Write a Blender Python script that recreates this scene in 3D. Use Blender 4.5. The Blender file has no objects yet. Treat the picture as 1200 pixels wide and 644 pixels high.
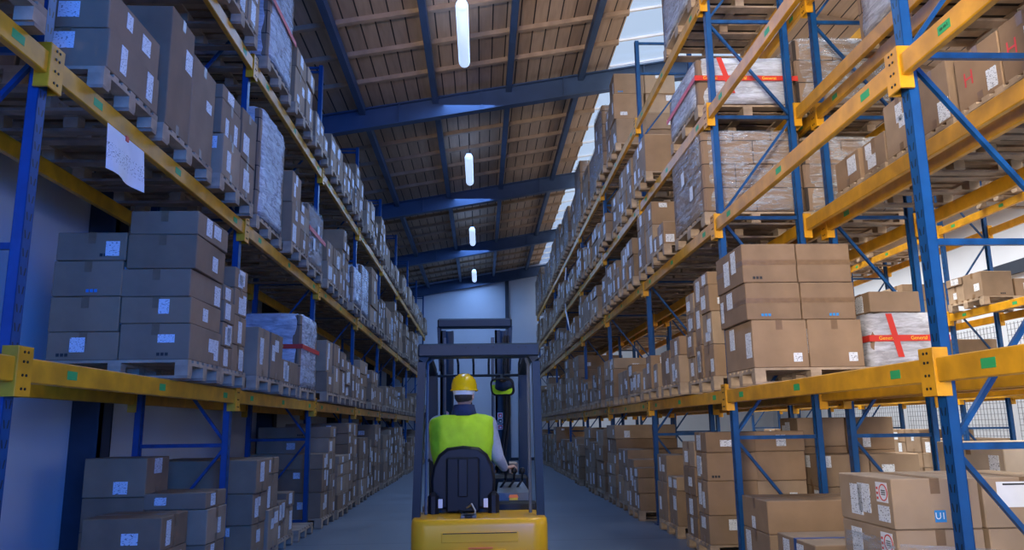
import bpy, math, random
from mathutils import Vector, Matrix
from mathutils.bvhtree import BVHTree
C = bpy.context.scene.collection
SC = bpy.context.scene
PI = math.pi

# ---------------------------------------------------------------- camera
CAM_F, CAM_P, CAM_YAW, CAM_R, CAM_H = 904.46, 0.1943, 0.0418, -0.0141, 1.384
fw = Vector((math.sin(CAM_YAW)*math.cos(CAM_P), math.cos(CAM_YAW)*math.cos(CAM_P), math.sin(CAM_P)))
rt0 = Vector((math.cos(CAM_YAW), -math.sin(CAM_YAW), 0))
up0 = rt0.cross(fw)
cr = rt0*math.cos(CAM_R) + up0*math.sin(CAM_R)
cu = up0*math.cos(CAM_R) - rt0*math.sin(CAM_R)
cam_d = bpy.data.cameras.new('camera')
cam = bpy.data.objects.new('camera', cam_d); C.objects.link(cam)
cam_d.sensor_width = 36; cam_d.lens = 36*CAM_F/1200; cam_d.clip_start = .05; cam_d.clip_end = 200
m = Matrix.Identity(4)
for i in range(3):
    m[i][0] = cr[i]; m[i][1] = cu[i]; m[i][2] = -fw[i]
m[2][3] = CAM_H
cam.matrix_world = m
SC.camera = cam

# ---------------------------------------------------------------- world, lights, exposure
SC.view_settings.view_transform = 'Standard'; SC.view_settings.look = 'None'
SC.view_settings.exposure = 0.0; SC.view_settings.gamma = 1.0; SC.view_settings.use_curve_mapping = False
SC.cycles.max_bounces = 7; SC.cycles.diffuse_bounces = 4; SC.cycles.transparent_max_bounces = 16
SC.cycles.glossy_bounces = 3; SC.cycles.transmission_bounces = 4
SC.cycles.sample_clamp_indirect = 6; SC.cycles.use_denoising = True
SC.cycles.caustics_reflective = False; SC.cycles.caustics_refractive = False
SKY_UP, SKY_SIDE = (.60, .72, .90), (.015, .07, .30)
w = bpy.data.worlds.new('sky'); SC.world = w; w.use_nodes = True
nt = w.node_tree; bg = nt.nodes['Background']
tc = nt.nodes.new('ShaderNodeTexCoord'); sx = nt.nodes.new('ShaderNodeSeparateXYZ'); rp = nt.nodes.new('ShaderNodeValToRGB')
nt.links.new(tc.outputs['Generated'], sx.inputs[0]); nt.links.new(sx.outputs['Z'], rp.inputs[0]); nt.links.new(rp.outputs[0], bg.inputs[0])
rp.color_ramp.elements[0].position = .12; rp.color_ramp.elements[0].color = (*SKY_SIDE, 1)
rp.color_ramp.elements[1].position = .30; rp.color_ramp.elements[1].color = (*SKY_UP, 1)
bg.inputs[1].default_value = 1.0

def area(name, loc, look, sx_, sy_, energy, col):
    d = bpy.data.lights.new(name, 'AREA'); d.shape = 'RECTANGLE'; d.size = sx_; d.size_y = sy_; d.energy = energy; d.color = col
    o = bpy.data.objects.new(name, d); C.objects.link(o); o.location = loc
    o.rotation_euler = (0, 0, 0) if look[2] == -1 else Vector(look).to_track_quat('-Z', 'Y').to_euler(); return o
def spread(o, deg): o.data.spread = math.radians(deg); return o
spread(area('roof_daylight', (4.1, 14, 9.9), (0, 0, -1), 3.2, 40, 2000, (.86, .92, 1)), 82)
o_ = spread(area('far_aisle_fill', (6.6, 10, 7.3), (0, 0, -1), 2.2, 30, 2200, (1, .95, .88)), 90)  # added panel under the closed boards, brightens the far aisle and rack
o_ = spread(area('far_wall_fill', (12.2, 12, 4.2), (-1, 0, .05), 22, 3.0, 160, (1, .96, .9)), 100)  # added light panel in front of the windowless side wall
spread(area('rear_warm_fill', (-2.6, -5.2, 3.4), (.60, 1, .02), 3.0, 3.6, 180, (1, .88, .76)), 44)  # unseen warm fill added behind the camera for the double rack
spread(area('rear_blue_fill', (2.6, -5.5, 3.4), (-.58, 1, .03), 5, 4, 300, (.02, .20, 1)), 80)  # added blue fill behind the camera, tints the wall rack side
spread(area('ceiling_fill', (-1.6, -6.5, 1.0), (.20, 1, .50), 3.0, 1.4, 90, (1, .84, .70)), 34)  # low fill added to lift the roof boards, no real source there
spread(area('far_side_fill', (10.9, 12, 6.9), (0, 0, -1), 1.6, 30, 1500, (.95, .97, 1)), 120)  # unseen strip added below the roof to whiten the far side wall
area('lamp_row_fill', (-.2, 20, 7.6), (0, 0, -1), 1.0, 26, 500, (.24, .46, 1))  # unseen panel added over the tube lamps to strengthen their light

# ---------------------------------------------------------------- materials
def newmat(name):
    mt = bpy.data.materials.new(name); mt.use_nodes = True
    return mt, mt.node_tree, mt.node_tree.nodes['Principled BSDF']
def N(nt, typ, **kw):
    n = nt.nodes.new(typ)
    for k, v in kw.items():
        if hasattr(n, k): setattr(n, k, v)
        else: n.inputs[k].default_value = v
    return n
def plain(name, col, rough=.5, metal=0, var=0, scale=8, bump=0, spec=None, coord='Object'):
    mt, nt, p = newmat(name)
    p.inputs['Roughness'].default_value = rough; p.inputs['Metallic'].default_value = metal
    p.inputs['Base Color'].default_value = (*col, 1)
    if spec is not None: p.inputs['Specular IOR Level'].default_value = spec
    t = N(nt, 'ShaderNodeTexCoord')
    if var:
        n = N(nt, 'ShaderNodeTexNoise', Scale=scale, Detail=5.0); nt.links.new(t.outputs[coord], n.inputs['Vector'])
        r = N(nt, 'ShaderNodeValToRGB'); nt.links.new(n.outputs['Fac'], r.inputs[0])
        r.color_ramp.elements[0].position = .3; r.color_ramp.elements[1].position = .72
        r.color_ramp.elements[0].color = tuple(c*(1-var) for c in col)+(1,)
        r.color_ramp.elements[1].color = tuple(min(1, c*(1+var)) for c in col)+(1,)
        nt.links.new(r.outputs[0], p.inputs['Base Color'])
        if bump:
            b = N(nt, 'ShaderNodeBump', Strength=bump, Distance=.01); nt.links.new(n.outputs['Fac'], b.inputs['Height']); nt.links.new(b.outputs[0], p.inputs['Normal'])
    return mt
MT = {}
for i, c in enumerate([(.28, .18, .105), (.22, .14, .082), (.34, .24, .155), (.25, .168, .105), (.42, .34, .255)]):
    MT['card%d' % i] = plain('cardboard_%d' % i, c, .8, var=.16, scale=3.5, bump=.15)
MT['tape'] = plain('packing_tape', (.19, .115, .06), .35, var=.1, scale=20)
MT['bluetape'] = plain('blue_tape', (.02, .07, .25), .4)
MT['paper'] = plain('paper', (.72, .74, .78), .6, var=.05)
MT['yellow'] = plain('yellow_paint', (.58, .275, .008), .42, var=.22, scale=6)
MT['yellow2'] = plain('forklift_yellow_paint', (.78, .40, .012), .3, var=.06, scale=2)
MT['blue'] = plain('blue_paint', (.004, .055, .18), .35, var=.35, scale=9)
MT['rafter'] = plain('rafter_steel_paint', (.045, .085, .17), .5, var=.15, scale=2)
MT['batten'] = plain('batten_wood', (.38, .27, .18), .7, var=.2, scale=5)
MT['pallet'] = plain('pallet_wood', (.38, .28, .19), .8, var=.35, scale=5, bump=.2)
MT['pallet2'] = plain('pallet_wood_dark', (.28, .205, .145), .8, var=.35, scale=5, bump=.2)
MT['wall'] = plain('white_plaster', (.70, .73, .78), .8, var=.06, scale=.6)
MT['pillar'] = plain('pillar_steel', (.03, .04, .06), .5, var=.1)
MT['guard'] = plain('guard_dark_paint', (.010, .020, .032), .42, var=.1, spec=.3)
MT['black'] = plain('black_plastic', (.006, .009, .014), .5, var=.1, scale=30, spec=.3)
MT['vinyl'] = plain('black_vinyl', (.006, .008, .013), .4, var=.15, scale=12, spec=.3)
MT['grey'] = plain('grey_plastic', (.10, .12, .15), .5, var=.08)
MT['steel'] = plain('steel', (.45, .47, .5), .3, 1)
MT['rubber'] = plain('rubber', (.015, .015, .016), .8)
MT['hivis'] = plain('hi_vis_fabric', (.52, .80, .015), .75, var=.10, scale=9, bump=.5)
MT['helmet'] = plain('helmet_plastic', (.80, .50, .004), .22)
MT['skin'] = plain('skin', (.55, .33, .24), .55, var=.06, scale=20)
MT['hair'] = plain('hair', (.03, .022, .018), .7, var=.4, scale=60)
MT['shirt'] = plain('grey_sweater', (.40, .42, .46), .85, var=.08, scale=60, bump=.3)
MT['navy'] = plain('navy_cloth', (.012, .03, .09), .8, var=.2, scale=30)
MT['jeans'] = plain('dark_trousers', (.02, .035, .09), .85, var=.2, scale=30)
MT['green'] = plain('green_tag', (.03, .33, .10), .5)
MT['red'] = plain('red_print', (.60, .04, .025), .45)
MT['inkblack'] = plain('black_ink', (.02, .02, .02), .6)
MT['inkblue'] = plain('blue_ink', (.02, .22, .55), .6)
MT['inkyellow'] = plain('yellow_ink', (.85, .60, .03), .5)
MT['white'] = plain('white_plastic', (.75, .76, .78), .4)
MT['mirror'] = plain('mirror_glass', (.85, .87, .9), .02, 1)
MT['redlabel'] = plain('orange_red_label', (.8, .18, .04), .5)

def mat_blueslots():                      # painted post with its row of punched slot pairs
    mt, nt, p = newmat('slotted_blue_post'); p.inputs['Roughness'].default_value = .35
    t = N(nt, 'ShaderNodeTexCoord'); s = N(nt, 'ShaderNodeSeparateXYZ'); nt.links.new(t.outputs['Object'], s.inputs[0])
    def mth(op, a, b=None, c=None):
        q = N(nt, 'ShaderNodeMath', operation=op)
        for i, v in enumerate((a, b, c)):
            if v is None: continue
            if isinstance(v, (int, float)): q.inputs[i].default_value = v
            else: nt.links.new(v, q.inputs[i])
        return q.outputs[0]
    ay = mth('ABSOLUTE', s.outputs['Y'])
    fz = mth('FRACT', mth('MULTIPLY', s.outputs['Z'], 10.0))           # 100 mm pitch
    lean = mth('ADD', .010, mth('MULTIPLY', fz, .022))                 # the pair opens upwards
    d = mth('ABSOLUTE', mth('SUBTRACT', ay, lean))
    a = mth('LESS_THAN', d, .0055)
    b = mth('MULTIPLY', mth('LESS_THAN', fz, .55), mth('GREATER_THAN', fz, .12))
    f = mth('MULTIPLY', a, b)
    g = N(nt, 'ShaderNodeNewGeometry'); sn = N(nt, 'ShaderNodeSeparateXYZ')
    nt.links.new(t.outputs['Normal'], sn.inputs[0])
    f = mth('MULTIPLY', f, mth('GREATER_THAN', mth('ABSOLUTE', sn.outputs['X']), .8))
    n = N(nt, 'ShaderNodeTexNoise', Scale=9.0); nt.links.new(t.outputs['Object'], n.inputs['Vector'])
    mx = N(nt, 'ShaderNodeMix', data_type='RGBA'); nt.links.new(n.outputs['Fac'], mx.inputs[0])
    mx.inputs[6].default_value = (.003, .045, .16, 1); mx.inputs[7].default_value = (.006, .08, .26, 1)
    m2 = N(nt, 'ShaderNodeMix', data_type='RGBA'); nt.links.new(f, m2.inputs[0]); nt.links.new(mx.outputs[2], m2.inputs[6])
    m2.inputs[7].default_value = (.002, .004, .01, 1); nt.links.new(m2.outputs[2], p.inputs['Base Color'])
    return mt
MT['post'] = mat_blueslots()

def mat_boards():                         # roof boards running along the aisle, with dark gaps and knots
    mt, nt, p = newmat('roof_boards'); p.inputs['Roughness'].default_value = .7
    t = N(nt, 'ShaderNodeTexCoord'); mp = N(nt, 'ShaderNodeMapping'); nt.links.new(t.outputs['Object'], mp.inputs[0])
    mp.inputs['Rotation'].default_value = (0, 0, PI/2)
    br = N(nt, 'ShaderNodeTexBrick'); nt.links.new(mp.outputs[0], br.inputs['Vector'])
    br.inputs['Scale'].default_value = 1; br.inputs['Brick Width'].default_value = 60; br.inputs['Row Height'].default_value = .235
    br.inputs['Mortar Size'].default_value = .012; br.inputs['Mortar Smooth'].default_value = .1; br.offset = .37
    br.inputs['Color1'].default_value = (.38, .265, .18, 1); br.inputs['Color2'].default_value = (.50, .36, .25, 1); br.inputs['Mortar'].default_value = (.03, .02, .015, 1)
    n = N(nt, 'ShaderNodeTexNoise', Scale=2.0, Detail=6.0); m2 = N(nt, 'ShaderNodeMapping'); m2.inputs['Scale'].default_value = (9, .8, 1)
    nt.links.new(t.outputs['Object'], m2.inputs[0]); nt.links.new(m2.outputs[0], n.inputs['Vector'])
    mx = N(nt, 'ShaderNodeMix', data_type='RGBA', blend_type='MULTIPLY'); mx.inputs[0].default_value = .6
    r = N(nt, 'ShaderNodeValToRGB'); nt.links.new(n.outputs['Fac'], r.inputs[0]); r.color_ramp.elements[0].color = (.45, .42, .4, 1); r.color_ramp.elements[1].position = .6
    nt.links.new(br.outputs['Color'], mx.inputs[6]); nt.links.new(r.outputs[0], mx.inputs[7]); nt.links.new(mx.outputs[2], p.inputs['Base Color'])
    return mt
MT['boards'] = mat_boards()

def mat_floor():
    mt, nt, p = newmat('concrete_floor'); t = N(nt, 'ShaderNodeTexCoord')
    n = N(nt, 'ShaderNodeTexNoise', Scale=.8, Detail=8.0, Roughness=.65); nt.links.new(t.outputs['Object'], n.inputs['Vector'])
    r = N(nt, 'ShaderNodeValToRGB'); nt.links.new(n.outputs['Fac'], r.inputs[0])
    r.color_ramp.elements[0].position = .3; r.color_ramp.elements[0].color = (.095, .115, .14, 1)
    r.color_ramp.elements[1].position = .7; r.color_ramp.elements[1].color = (.165, .19, .22, 1)
    br = N(nt, 'ShaderNodeTexBrick'); nt.links.new(t.outputs['Object'], br.inputs['Vector'])
    br.offset = 0; br.inputs['Scale'].default_value = 1; br.inputs['Brick Width'].default_value = 2.5; br.inputs['Row Height'].default_value = 2.5
    br.inputs['Mortar Size'].default_value = .012; br.inputs['Color1'].default_value = (1, 1, 1, 1); br.inputs['Color2'].default_value = (.93, .93, .93, 1); br.inputs['Mortar'].default_value = (.35, .35, .35, 1)
    mx = N(nt, 'ShaderNodeMix', data_type='RGBA', blend_type='MULTIPLY'); mx.inputs[0].default_value = 1
    nt.links.new(r.outputs[0], mx.inputs[6]); nt.links.new(br.outputs['Color'], mx.inputs[7]); nt.links.new(mx.outputs[2], p.inputs['Base Color'])
    r2 = N(nt, 'ShaderNodeMapRange'); nt.links.new(n.outputs['Fac'], r2.inputs[0]); r2.inputs[3].default_value = .28; r2.inputs[4].default_value = .5
    nt.links.new(r2.outputs[0], p.inputs['Roughness']); return mt
MT['floor'] = mat_floor()

def mat_label():                          # shipping label: white paper with rows of dark print
    mt, nt, p = newmat('shipping_label'); p.inputs['Roughness'].default_value = .5
    t = N(nt, 'ShaderNodeTexCoord'); mp = N(nt, 'ShaderNodeMapping'); nt.links.new(t.outputs['Object'], mp.inputs[0]); mp.inputs['Scale'].default_value = (60, 60, 150)
    n = N(nt, 'ShaderNodeTexNoise', Scale=1.0, Detail=2.0); nt.links.new(mp.outputs[0], n.inputs['Vector'])
    r = N(nt, 'ShaderNodeValToRGB'); nt.links.new(n.outputs['Fac'], r.inputs[0])
    r.color_ramp.elements[0].position = .36; r.color_ramp.elements[0].color = (.10, .11, .13, 1)
    r.color_ramp.elements[1].position = .42; r.color_ramp.elements[1].color = (.70, .73, .78, 1)
    nt.links.new(r.outputs[0], p.inputs['Base Color']); return mt
MT['label'] = mat_label()

def mat_film(name, dens, tint):
    mt, nt, p = newmat(name); out = nt.nodes['Material Output']
    p.inputs['Base Color'].default_value = (*tint, 1); p.inputs['Roughness'].default_value = .16; p.inputs['Specular IOR Level'].default_value = .9
    t = N(nt, 'ShaderNodeTexCoord'); mp = N(nt, 'ShaderNodeMapping'); nt.links.new(t.outputs['Object'], mp.inputs[0]); mp.inputs['Scale'].default_value = (3, 3, 14); mp.inputs['Rotation'].default_value = (.35, .3, 0)
    n = N(nt, 'ShaderNodeTexNoise', Scale=1.6, Detail=6.0, Roughness=.62, Distortion=.8); nt.links.new(mp.outputs[0], n.inputs['Vector'])
    b = N(nt, 'ShaderNodeBump', Strength=.9, Distance=.03); nt.links.new(n.outputs['Fac'], b.inputs['Height']); nt.links.new(b.outputs[0], p.inputs['Normal'])
    r = N(nt, 'ShaderNodeMapRange'); nt.links.new(n.outputs['Fac'], r.inputs[0]); r.inputs[1].default_value = .38; r.inputs[2].default_value = .72
    r.inputs[3].default_value = max(0, dens-.22); r.inputs[4].default_value = min(1, dens+.5)
    tr = N(nt, 'ShaderNodeBsdfTransparent'); mx = N(nt, 'ShaderNodeMixShader')
    nt.links.new(r.outputs[0], mx.inputs[0]); nt.links.new(tr.outputs[0], mx.inputs[1]); nt.links.new(p.outputs[0], mx.inputs[2]); nt.links.new(mx.outputs[0], out.inputs[0])
    return mt
MT['film'] = mat_film('clear_stretch_film', .22, (.55, .60, .68))
MT['filmw'] = mat_film('white_stretch_film', .72, (.66, .70, .80))

def mat_wrapboxes():                      # cartons behind film: courses of brown boxes with paper labels
    mt, nt, p = newmat('wrapped_cartons'); p.inputs['Roughness'].default_value = .8
    t = N(nt, 'ShaderNodeTexCoord'); g = N(nt, 'ShaderNodeSeparateXYZ'); nt.links.new(t.outputs['Object'], g.inputs[0])
    ad = N(nt, 'ShaderNodeMath', operation='ADD'); nt.links.new(g.outputs['X'], ad.inputs[0]); nt.links.new(g.outputs['Y'], ad.inputs[1])
    cb = N(nt, 'ShaderNodeCombineXYZ'); nt.links.new(ad.outputs[0], cb.inputs[0]); nt.links.new(g.outputs['Z'], cb.inputs[1])
    br = N(nt, 'ShaderNodeTexBrick'); nt.links.new(cb.outputs[0], br.inputs['Vector'])
    br.inputs['Scale'].default_value = 1; br.inputs['Brick Width'].default_value = .42; br.inputs['Row Height'].default_value = .27; br.inputs['Mortar Size'].default_value = .006
    br.inputs['Color1'].default_value = (.27, .18, .115, 1); br.inputs['Color2'].default_value = (.20, .13, .085, 1); br.inputs['Mortar'].default_value = (.03, .02, .015, 1)
    nt.links.new(br.outputs['Color'], p.inputs['Base Color']); return mt
MT['wrapbox'] = mat_wrapboxes()

def mat_glow(name, col, s):
    mt, nt, p = newmat(name); p.inputs['Base Color'].default_value = (.8, .85, .9, 1)
    p.inputs['Emission Color'].default_value = (*col, 1); p.inputs['Emission Strength'].default_value = s; return mt
MT['tube'] = mat_glow('lit_tube', (.50, .66, .98), 1.0)
def mat_skyglass():
    mt, nt, p = newmat('roof_glazing'); out = nt.nodes['Material Output']
    tr = N(nt, 'ShaderNodeBsdfTransparent'); tr.inputs[0].default_value = (.93, .96, 1, 1); gl = N(nt, 'ShaderNodeBsdfGlossy', Roughness=.1); mx = N(nt, 'ShaderNodeMixShader'); mx.inputs[0].default_value = .05
    nt.links.new(tr.outputs[0], mx.inputs[1]); nt.links.new(gl.outputs[0], mx.inputs[2]); nt.links.new(mx.outputs[0], out.inputs[0]); return mt
MT['glass'] = mat_skyglass()

# ---------------------------------------------------------------- mesh builder
class MB:
    def __init__(s): s.v = []; s.f = []; s.m = []; s.mats = []
    def mi(s, mat):
        if mat not in s.mats: s.mats.append(mat)
        return s.mats.index(mat)
    def hexa(s, c, mat):                  # 8 corners: bottom ring then top ring
        b = len(s.v); s.v += [tuple(q) for q in c]; k = s.mi(mat)
        for f in ((0, 3, 2, 1), (4, 5, 6, 7), (0, 1, 5, 4), (1, 2, 6, 5), (2, 3, 7, 6), (3, 0, 4, 7)):
            s.f.append(tuple(b+i for i in f)); s.m.append(k)
    def box(s, x0, y0, z0, x1, y1, z1, mat, rz=0, piv=None):
        c = [(x0, y0, z0), (x1, y0, z0), (x1, y1, z0), (x0, y1, z0), (x0, y0, z1), (x1, y0, z1), (x1, y1, z1), (x0, y1, z1)]
        if rz:
            px, py = piv or ((x0+x1)/2, (y0+y1)/2); a, b = math.cos(rz), math.sin(rz)
            c = [(px+(x-px)*a-(y-py)*b, py+(x-px)*b+(y-py)*a, z) for x, y, z in c]
        s.hexa(c, mat)
    def bbox(s, x0, y0, z0, x1, y1, z1, mat, r=.01):        # box with small chamfers
        b = len(s.v); k = s.mi(mat)
        idx = {}
        for ix, (xa, sx_) in enumerate(((x0, 1), (x1, -1))):
            for iy, (ya, sy_) in enumerate(((y0, 1), (y1, -1))):
                for iz, (za, sz_) in enumerate(((z0, 1), (z1, -1))):
                    for ax in range(3):
                        p = [xa+sx_*r, ya+sy_*r, za+sz_*r]; p[ax] = (xa, ya, za)[ax]
                        idx[ix, iy, iz, ax] = len(s.v); s.v.append(tuple(p))
        def q(*l): s.f.append(tuple(idx[i] for i in l)); s.m.append(k)
        for ax in range(3):
            o1, o2 = [(1, 2), (2, 0), (0, 1)][ax]
            for side in (0, 1):
                ring = []
                for (a1, a2) in ((0, 0), (1, 0), (1, 1), (0, 1)):
                    t = [0, 0, 0]; t[ax] = side; t[o1] = a1; t[o2] = a2; ring.append((*t, ax))
                if side == 0: ring.reverse()
                q(*ring)
            for s1 in (0, 1):
                for s2 in (0, 1):         # chamfer along axis ax between faces o1 and o2
                    t0 = [0, 0, 0]; t0[o1] = s1; t0[o2] = s2; t1 = list(t0); t1[ax] = 1
                    l = [(*t0, o1), (*t1, o1), (*t1, o2), (*t0, o2)]
                    if (s1+s2) % 2 == 0: l.reverse()
                    q(*l)
        for ix in (0, 1):
            for iy in (0, 1):
                for iz in (0, 1):
                    l = [(ix, iy, iz, 0), (ix, iy, iz, 1), (ix, iy, iz, 2)]
                    if (ix+iy+iz) % 2 == 0: l.reverse()
                    q(*l)
    def bar(s, p, q, w_, h_, mat, up=(0, 0, 1)):
        p = Vector(p); q = Vector(q); d = (q-p).normalized(); u = Vector(up)
        if abs(d.dot(u)) > .98: u = Vector((0, 1, 0))
        a = d.cross(u).normalized()*w_/2; b = a.cross(d).normalized()*h_/2
        s.hexa([p-a-b, p+a-b, q+a-b, q-a-b, p-a+b, p+a+b, q+a+b, q-a+b], mat)
    def cyl(s, p, q, r1, mat, r2=None, n=12, cap=True):
        r2 = r1 if r2 is None else r2
        p = Vector(p); q = Vector(q); d = (q-p).normalized(); u = Vector((0, 0, 1)) if abs(d.z) < .9 else Vector((1, 0, 0))
        a = d.cross(u).normalized(); b_ = d.cross(a); k = s.mi(mat); b = len(s.v)
        for c, r in ((p, r1), (q, r2)):
            for i in range(n):
                t = 2*PI*i/n; s.v.append(tuple(c + (a*math.cos(t)+b_*math.sin(t))*r))
        for i in range(n):
            j = (i+1) % n; s.f.append((b+i, b+j, b+n+j, b+n+i)); s.m.append(k)
        if cap: s.f.append(tuple(b+i for i in reversed(range(n)))); s.f.append(tuple(b+n+i for i in range(n))); s.m += [k, k]
    def tube(s, pts, r, mat, n=10):
        for i in range(len(pts)-1): s.cyl(pts[i], pts[i+1], r, mat, n=n)
        for p in pts[1:-1]: s.ball(p, r, mat, n=n)
    def ball(s, c, r, mat, n=12, sc=(1, 1, 1)):
        c = Vector(c); b = len(s.v); k = s.mi(mat); m_ = max(5, n//2)
        for i in range(m_+1):
            ph = PI*i/m_
            for j in range(n):
                t = 2*PI*j/n; s.v.append((c.x+r*sc[0]*math.sin(ph)*math.cos(t), c.y+r*sc[1]*math.sin(ph)*math.sin(t), c.z+r*sc[2]*math.cos(ph)))
        for i in range(m_):
            for j in range(n):
                j2 = (j+1) % n; s.f.append((b+i*n+j, b+(i+1)*n+j, b+(i+1)*n+j2, b+i*n+j2)); s.m.append(k)
    def loft(s, rings, mat, cap=True):
        n = len(rings[0]); b = len(s.v); k = s.mi(mat)
        for r in rings: s.v += [tuple(p) for p in r]
        for i in range(len(rings)-1):
            for j in range(n):
                j2 = (j+1) % n; s.f.append((b+i*n+j, b+i*n+j2, b+(i+1)*n+j2, b+(i+1)*n+j)); s.m.append(k)
        if cap: s.f.append(tuple(b+j for j in reversed(range(n)))); s.f.append(tuple(b+(len(rings)-1)*n+j for j in range(n))); s.m += [k, k]
    def mesh(s, name, smooth=False):
        me = bpy.data.meshes.new(name); me.from_pydata(s.v, [], s.f)
        for q in s.mats: me.materials.append(MT[q])
        me.polygons.foreach_set('material_index', s.m)
        if smooth: me.polygons.foreach_set('use_smooth', [True]*len(s.f))
        me.update(); return me
    def build(s, name, parent=None, smooth=False, loc=(0, 0, 0)):
        return link(name, s.mesh(name, smooth), parent, loc)
def link(name, me, parent=None, loc=(0, 0, 0), rot=(0, 0, 0)):
    o = bpy.data.objects.new(name, me); C.objects.link(o); o.location = loc; o.rotation_euler = rot
    if parent is not None: o.parent = parent
    return o
def tag(o, label, cat, group=None, kind=None):
    o['label'] = label; o['category'] = cat
    if group: o['group'] = group
    if kind: o['kind'] = kind
    return o
def thing(name, label, cat, loc=(0, 0, 0), group=None):
    return tag(link(name, None, None, loc), label, cat, group)
def struct(o, label=None):
    o['kind'] = 'structure'
    if label: o['label'] = label
    return o
def text(s_, size, mat, name, parent, loc, rot, ext=.0006, align='CENTER'):
    cu_ = bpy.data.curves.new(name, 'FONT'); cu_.body = s_; cu_.size = size; cu_.extrude = ext; cu_.align_x = align; cu_.align_y = 'CENTER'
    cu_.resolution_u = 3
    tmp = bpy.data.objects.new('tmp', cu_); C.objects.link(tmp); dg = bpy.context.evaluated_depsgraph_get(); dg.update()
    me = bpy.data.meshes.new_from_object(tmp.evaluated_get(dg)); C.objects.unlink(tmp); bpy.data.objects.remove(tmp)
    me.materials.clear(); me.materials.append(MT[mat])
    return link(name, me, parent, loc, rot)
ORD = ['first', 'second', 'third', 'fourth', 'fifth', 'sixth', 'seventh', 'eighth', 'ninth', 'tenth', 'eleventh', 'twelfth']

# ---------------------------------------------------------------- layout numbers
BAY = 3.6
Y0 = 4.13
XL, XR, DEP = -2.435, 2.49, .9
LV_L = [1.712, 3.40, 5.174]
LV_R = [1.655, 3.41, 4.64, 5.97]
LV_C = [1.80, 3.20, 4.80]
YEND, XWL, XWR = 33.4, -4.0, 12.6
def roofz(x): return 8.02 + .174*x if x < 4.1 else 8.02+.174*4.1 - .174*(x-4.1)

# ---------------------------------------------------------------- the shell
b = MB(); b.box(XWL-.3, -7, -.2, XWR+.3, YEND+.3, 0, 'floor'); struct(b.build('floor'))
b = MB(); b.box(XWL-.25, -7, 0, XWL, YEND, 7.4, 'wall'); struct(b.build('wall_left'))
b = MB(); b.v = [(XWL-.2, YEND, 0), (XWR+.2, YEND, 0), (XWR+.2, YEND, roofz(XWR)), (4.1, YEND, roofz(4.1)), (XWL-.2, YEND, roofz(XWL)),
                 (XWL-.2, YEND+.25, 0), (XWR+.2, YEND+.25, 0), (XWR+.2, YEND+.25, roofz(XWR)), (4.1, YEND+.25, roofz(4.1)), (XWL-.2, YEND+.25, roofz(XWL))]
b.mi('wall'); b.f = [(0, 1, 2, 3, 4), (9, 8, 7, 6, 5), (0, 5, 6, 1), (1, 6, 7, 2), (2, 7, 8, 3), (3, 8, 9, 4), (4, 9, 5, 0)]; b.m = [0]*7
struct(b.build('wall_end'))
# right wall with a dark rail
b = MB(); b.box(XWR, -7, 0, XWR+.25, YEND, 7.3, 'wall'); struct(b.build('wall_right'))
b = MB(); b.box(XWR-.08, -1, 4.75, XWR, YEND, 5.05, 'pillar'); struct(b.build('trim_1'), 'dark steel rail along the far side wall')
b = MB(); b.box(XWL-.2, -7.25, 0, -3.4, -7, 7.3, 'wall'); b.box(8.5, -7.25, 0, XWR+.2, -7, 7.2, 'wall'); b.box(-3.4, -7.25, 4.6, 8.5, -7, 8.0, 'wall')
struct(b.build('wall_back'))
# roof boards, two slopes either side of the ridge glazing
SK0, SK1 = 2.62, 5.6
def slope(x0, x1, y0, y1, t, mat, name, mb=None):
    b = mb or MB(); z0, z1 = roofz(x0), roofz(x1)
    b.hexa([(x0, y0, z0), (x1, y0, z1), (x1, y1, z1), (x0, y1, z0), (x0, y0, z0+t), (x1, y0, z1+t), (x1, y1, z1+t), (x0, y1, z0+t)], mat)
    return b
struct(slope(XWL-.3, SK0, -7, YEND, .05, 'boards', 'c').build('ceiling'))
struct(slope(SK1, XWR+.3, -7, YEND, .05, 'boards', 'c').build('ceiling_far'), 'board ceiling over the far aisle')
b = slope(SK0, 4.1, -7, YEND, .01, 'glass', 'g'); slope(4.1, SK1, -7, YEND, .01, 'glass', 'g', b); struct(b.build('window_1'), 'glazed ridge skylight above the double rack')
# steel rafters across the hall
def rafter(y, i):
    b = MB()
    for (xa, xb) in ((XWL, 4.1), (4.1, XWR)):
        za, zb = roofz(xa)-.13, roofz(xb)-.13
        for (dz0, dz1, hw) in ((-.42, -.395, .09), (-.395, -.025, .012), (-.025, 0, .09)):
            b.hexa([(xa, y-hw, za+dz0), (xb, y-hw, zb+dz0), (xb, y+hw, zb+dz0), (xa, y+hw, za+dz0),
                    (xa, y-hw, za+dz1), (xb, y-hw, zb+dz1), (xb, y+hw, zb+dz1), (xa, y+hw, za+dz1)], 'rafter')
        for k in range(5):                # web stiffeners
            x = xa+(xb-xa)*(k+.5)/5; z = roofz(x)-.13
            b.box(x-.008, y-.08, z-.40, x+.008, y+.08, z-.02, 'rafter')
    o = struct(b.build('trim_%d' % i), 'dark steel rafter spanning the roof'); return o
RAF = [1.6, 7.93, 14.27, 20.62, 26.97, 33.25]
ti = 2
for y in RAF: rafter(y, ti); ti += 1
for x in (-3.6, -2.27, -.86, .58, 2.02):
    b = MB()
    for ya, yb in zip([-1]+RAF, RAF):
        if x < -3 or True:
            z = roofz(x)-.08
            b.box(x-.055, ya+.02, z-.17, x+.055, yb-.02, z, 'rafter')
    struct(b.build('trim_%d' % ti), 'blue grey steel purlin running the length of the roof'); ti += 1
b = MB(); y = -.5
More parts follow.
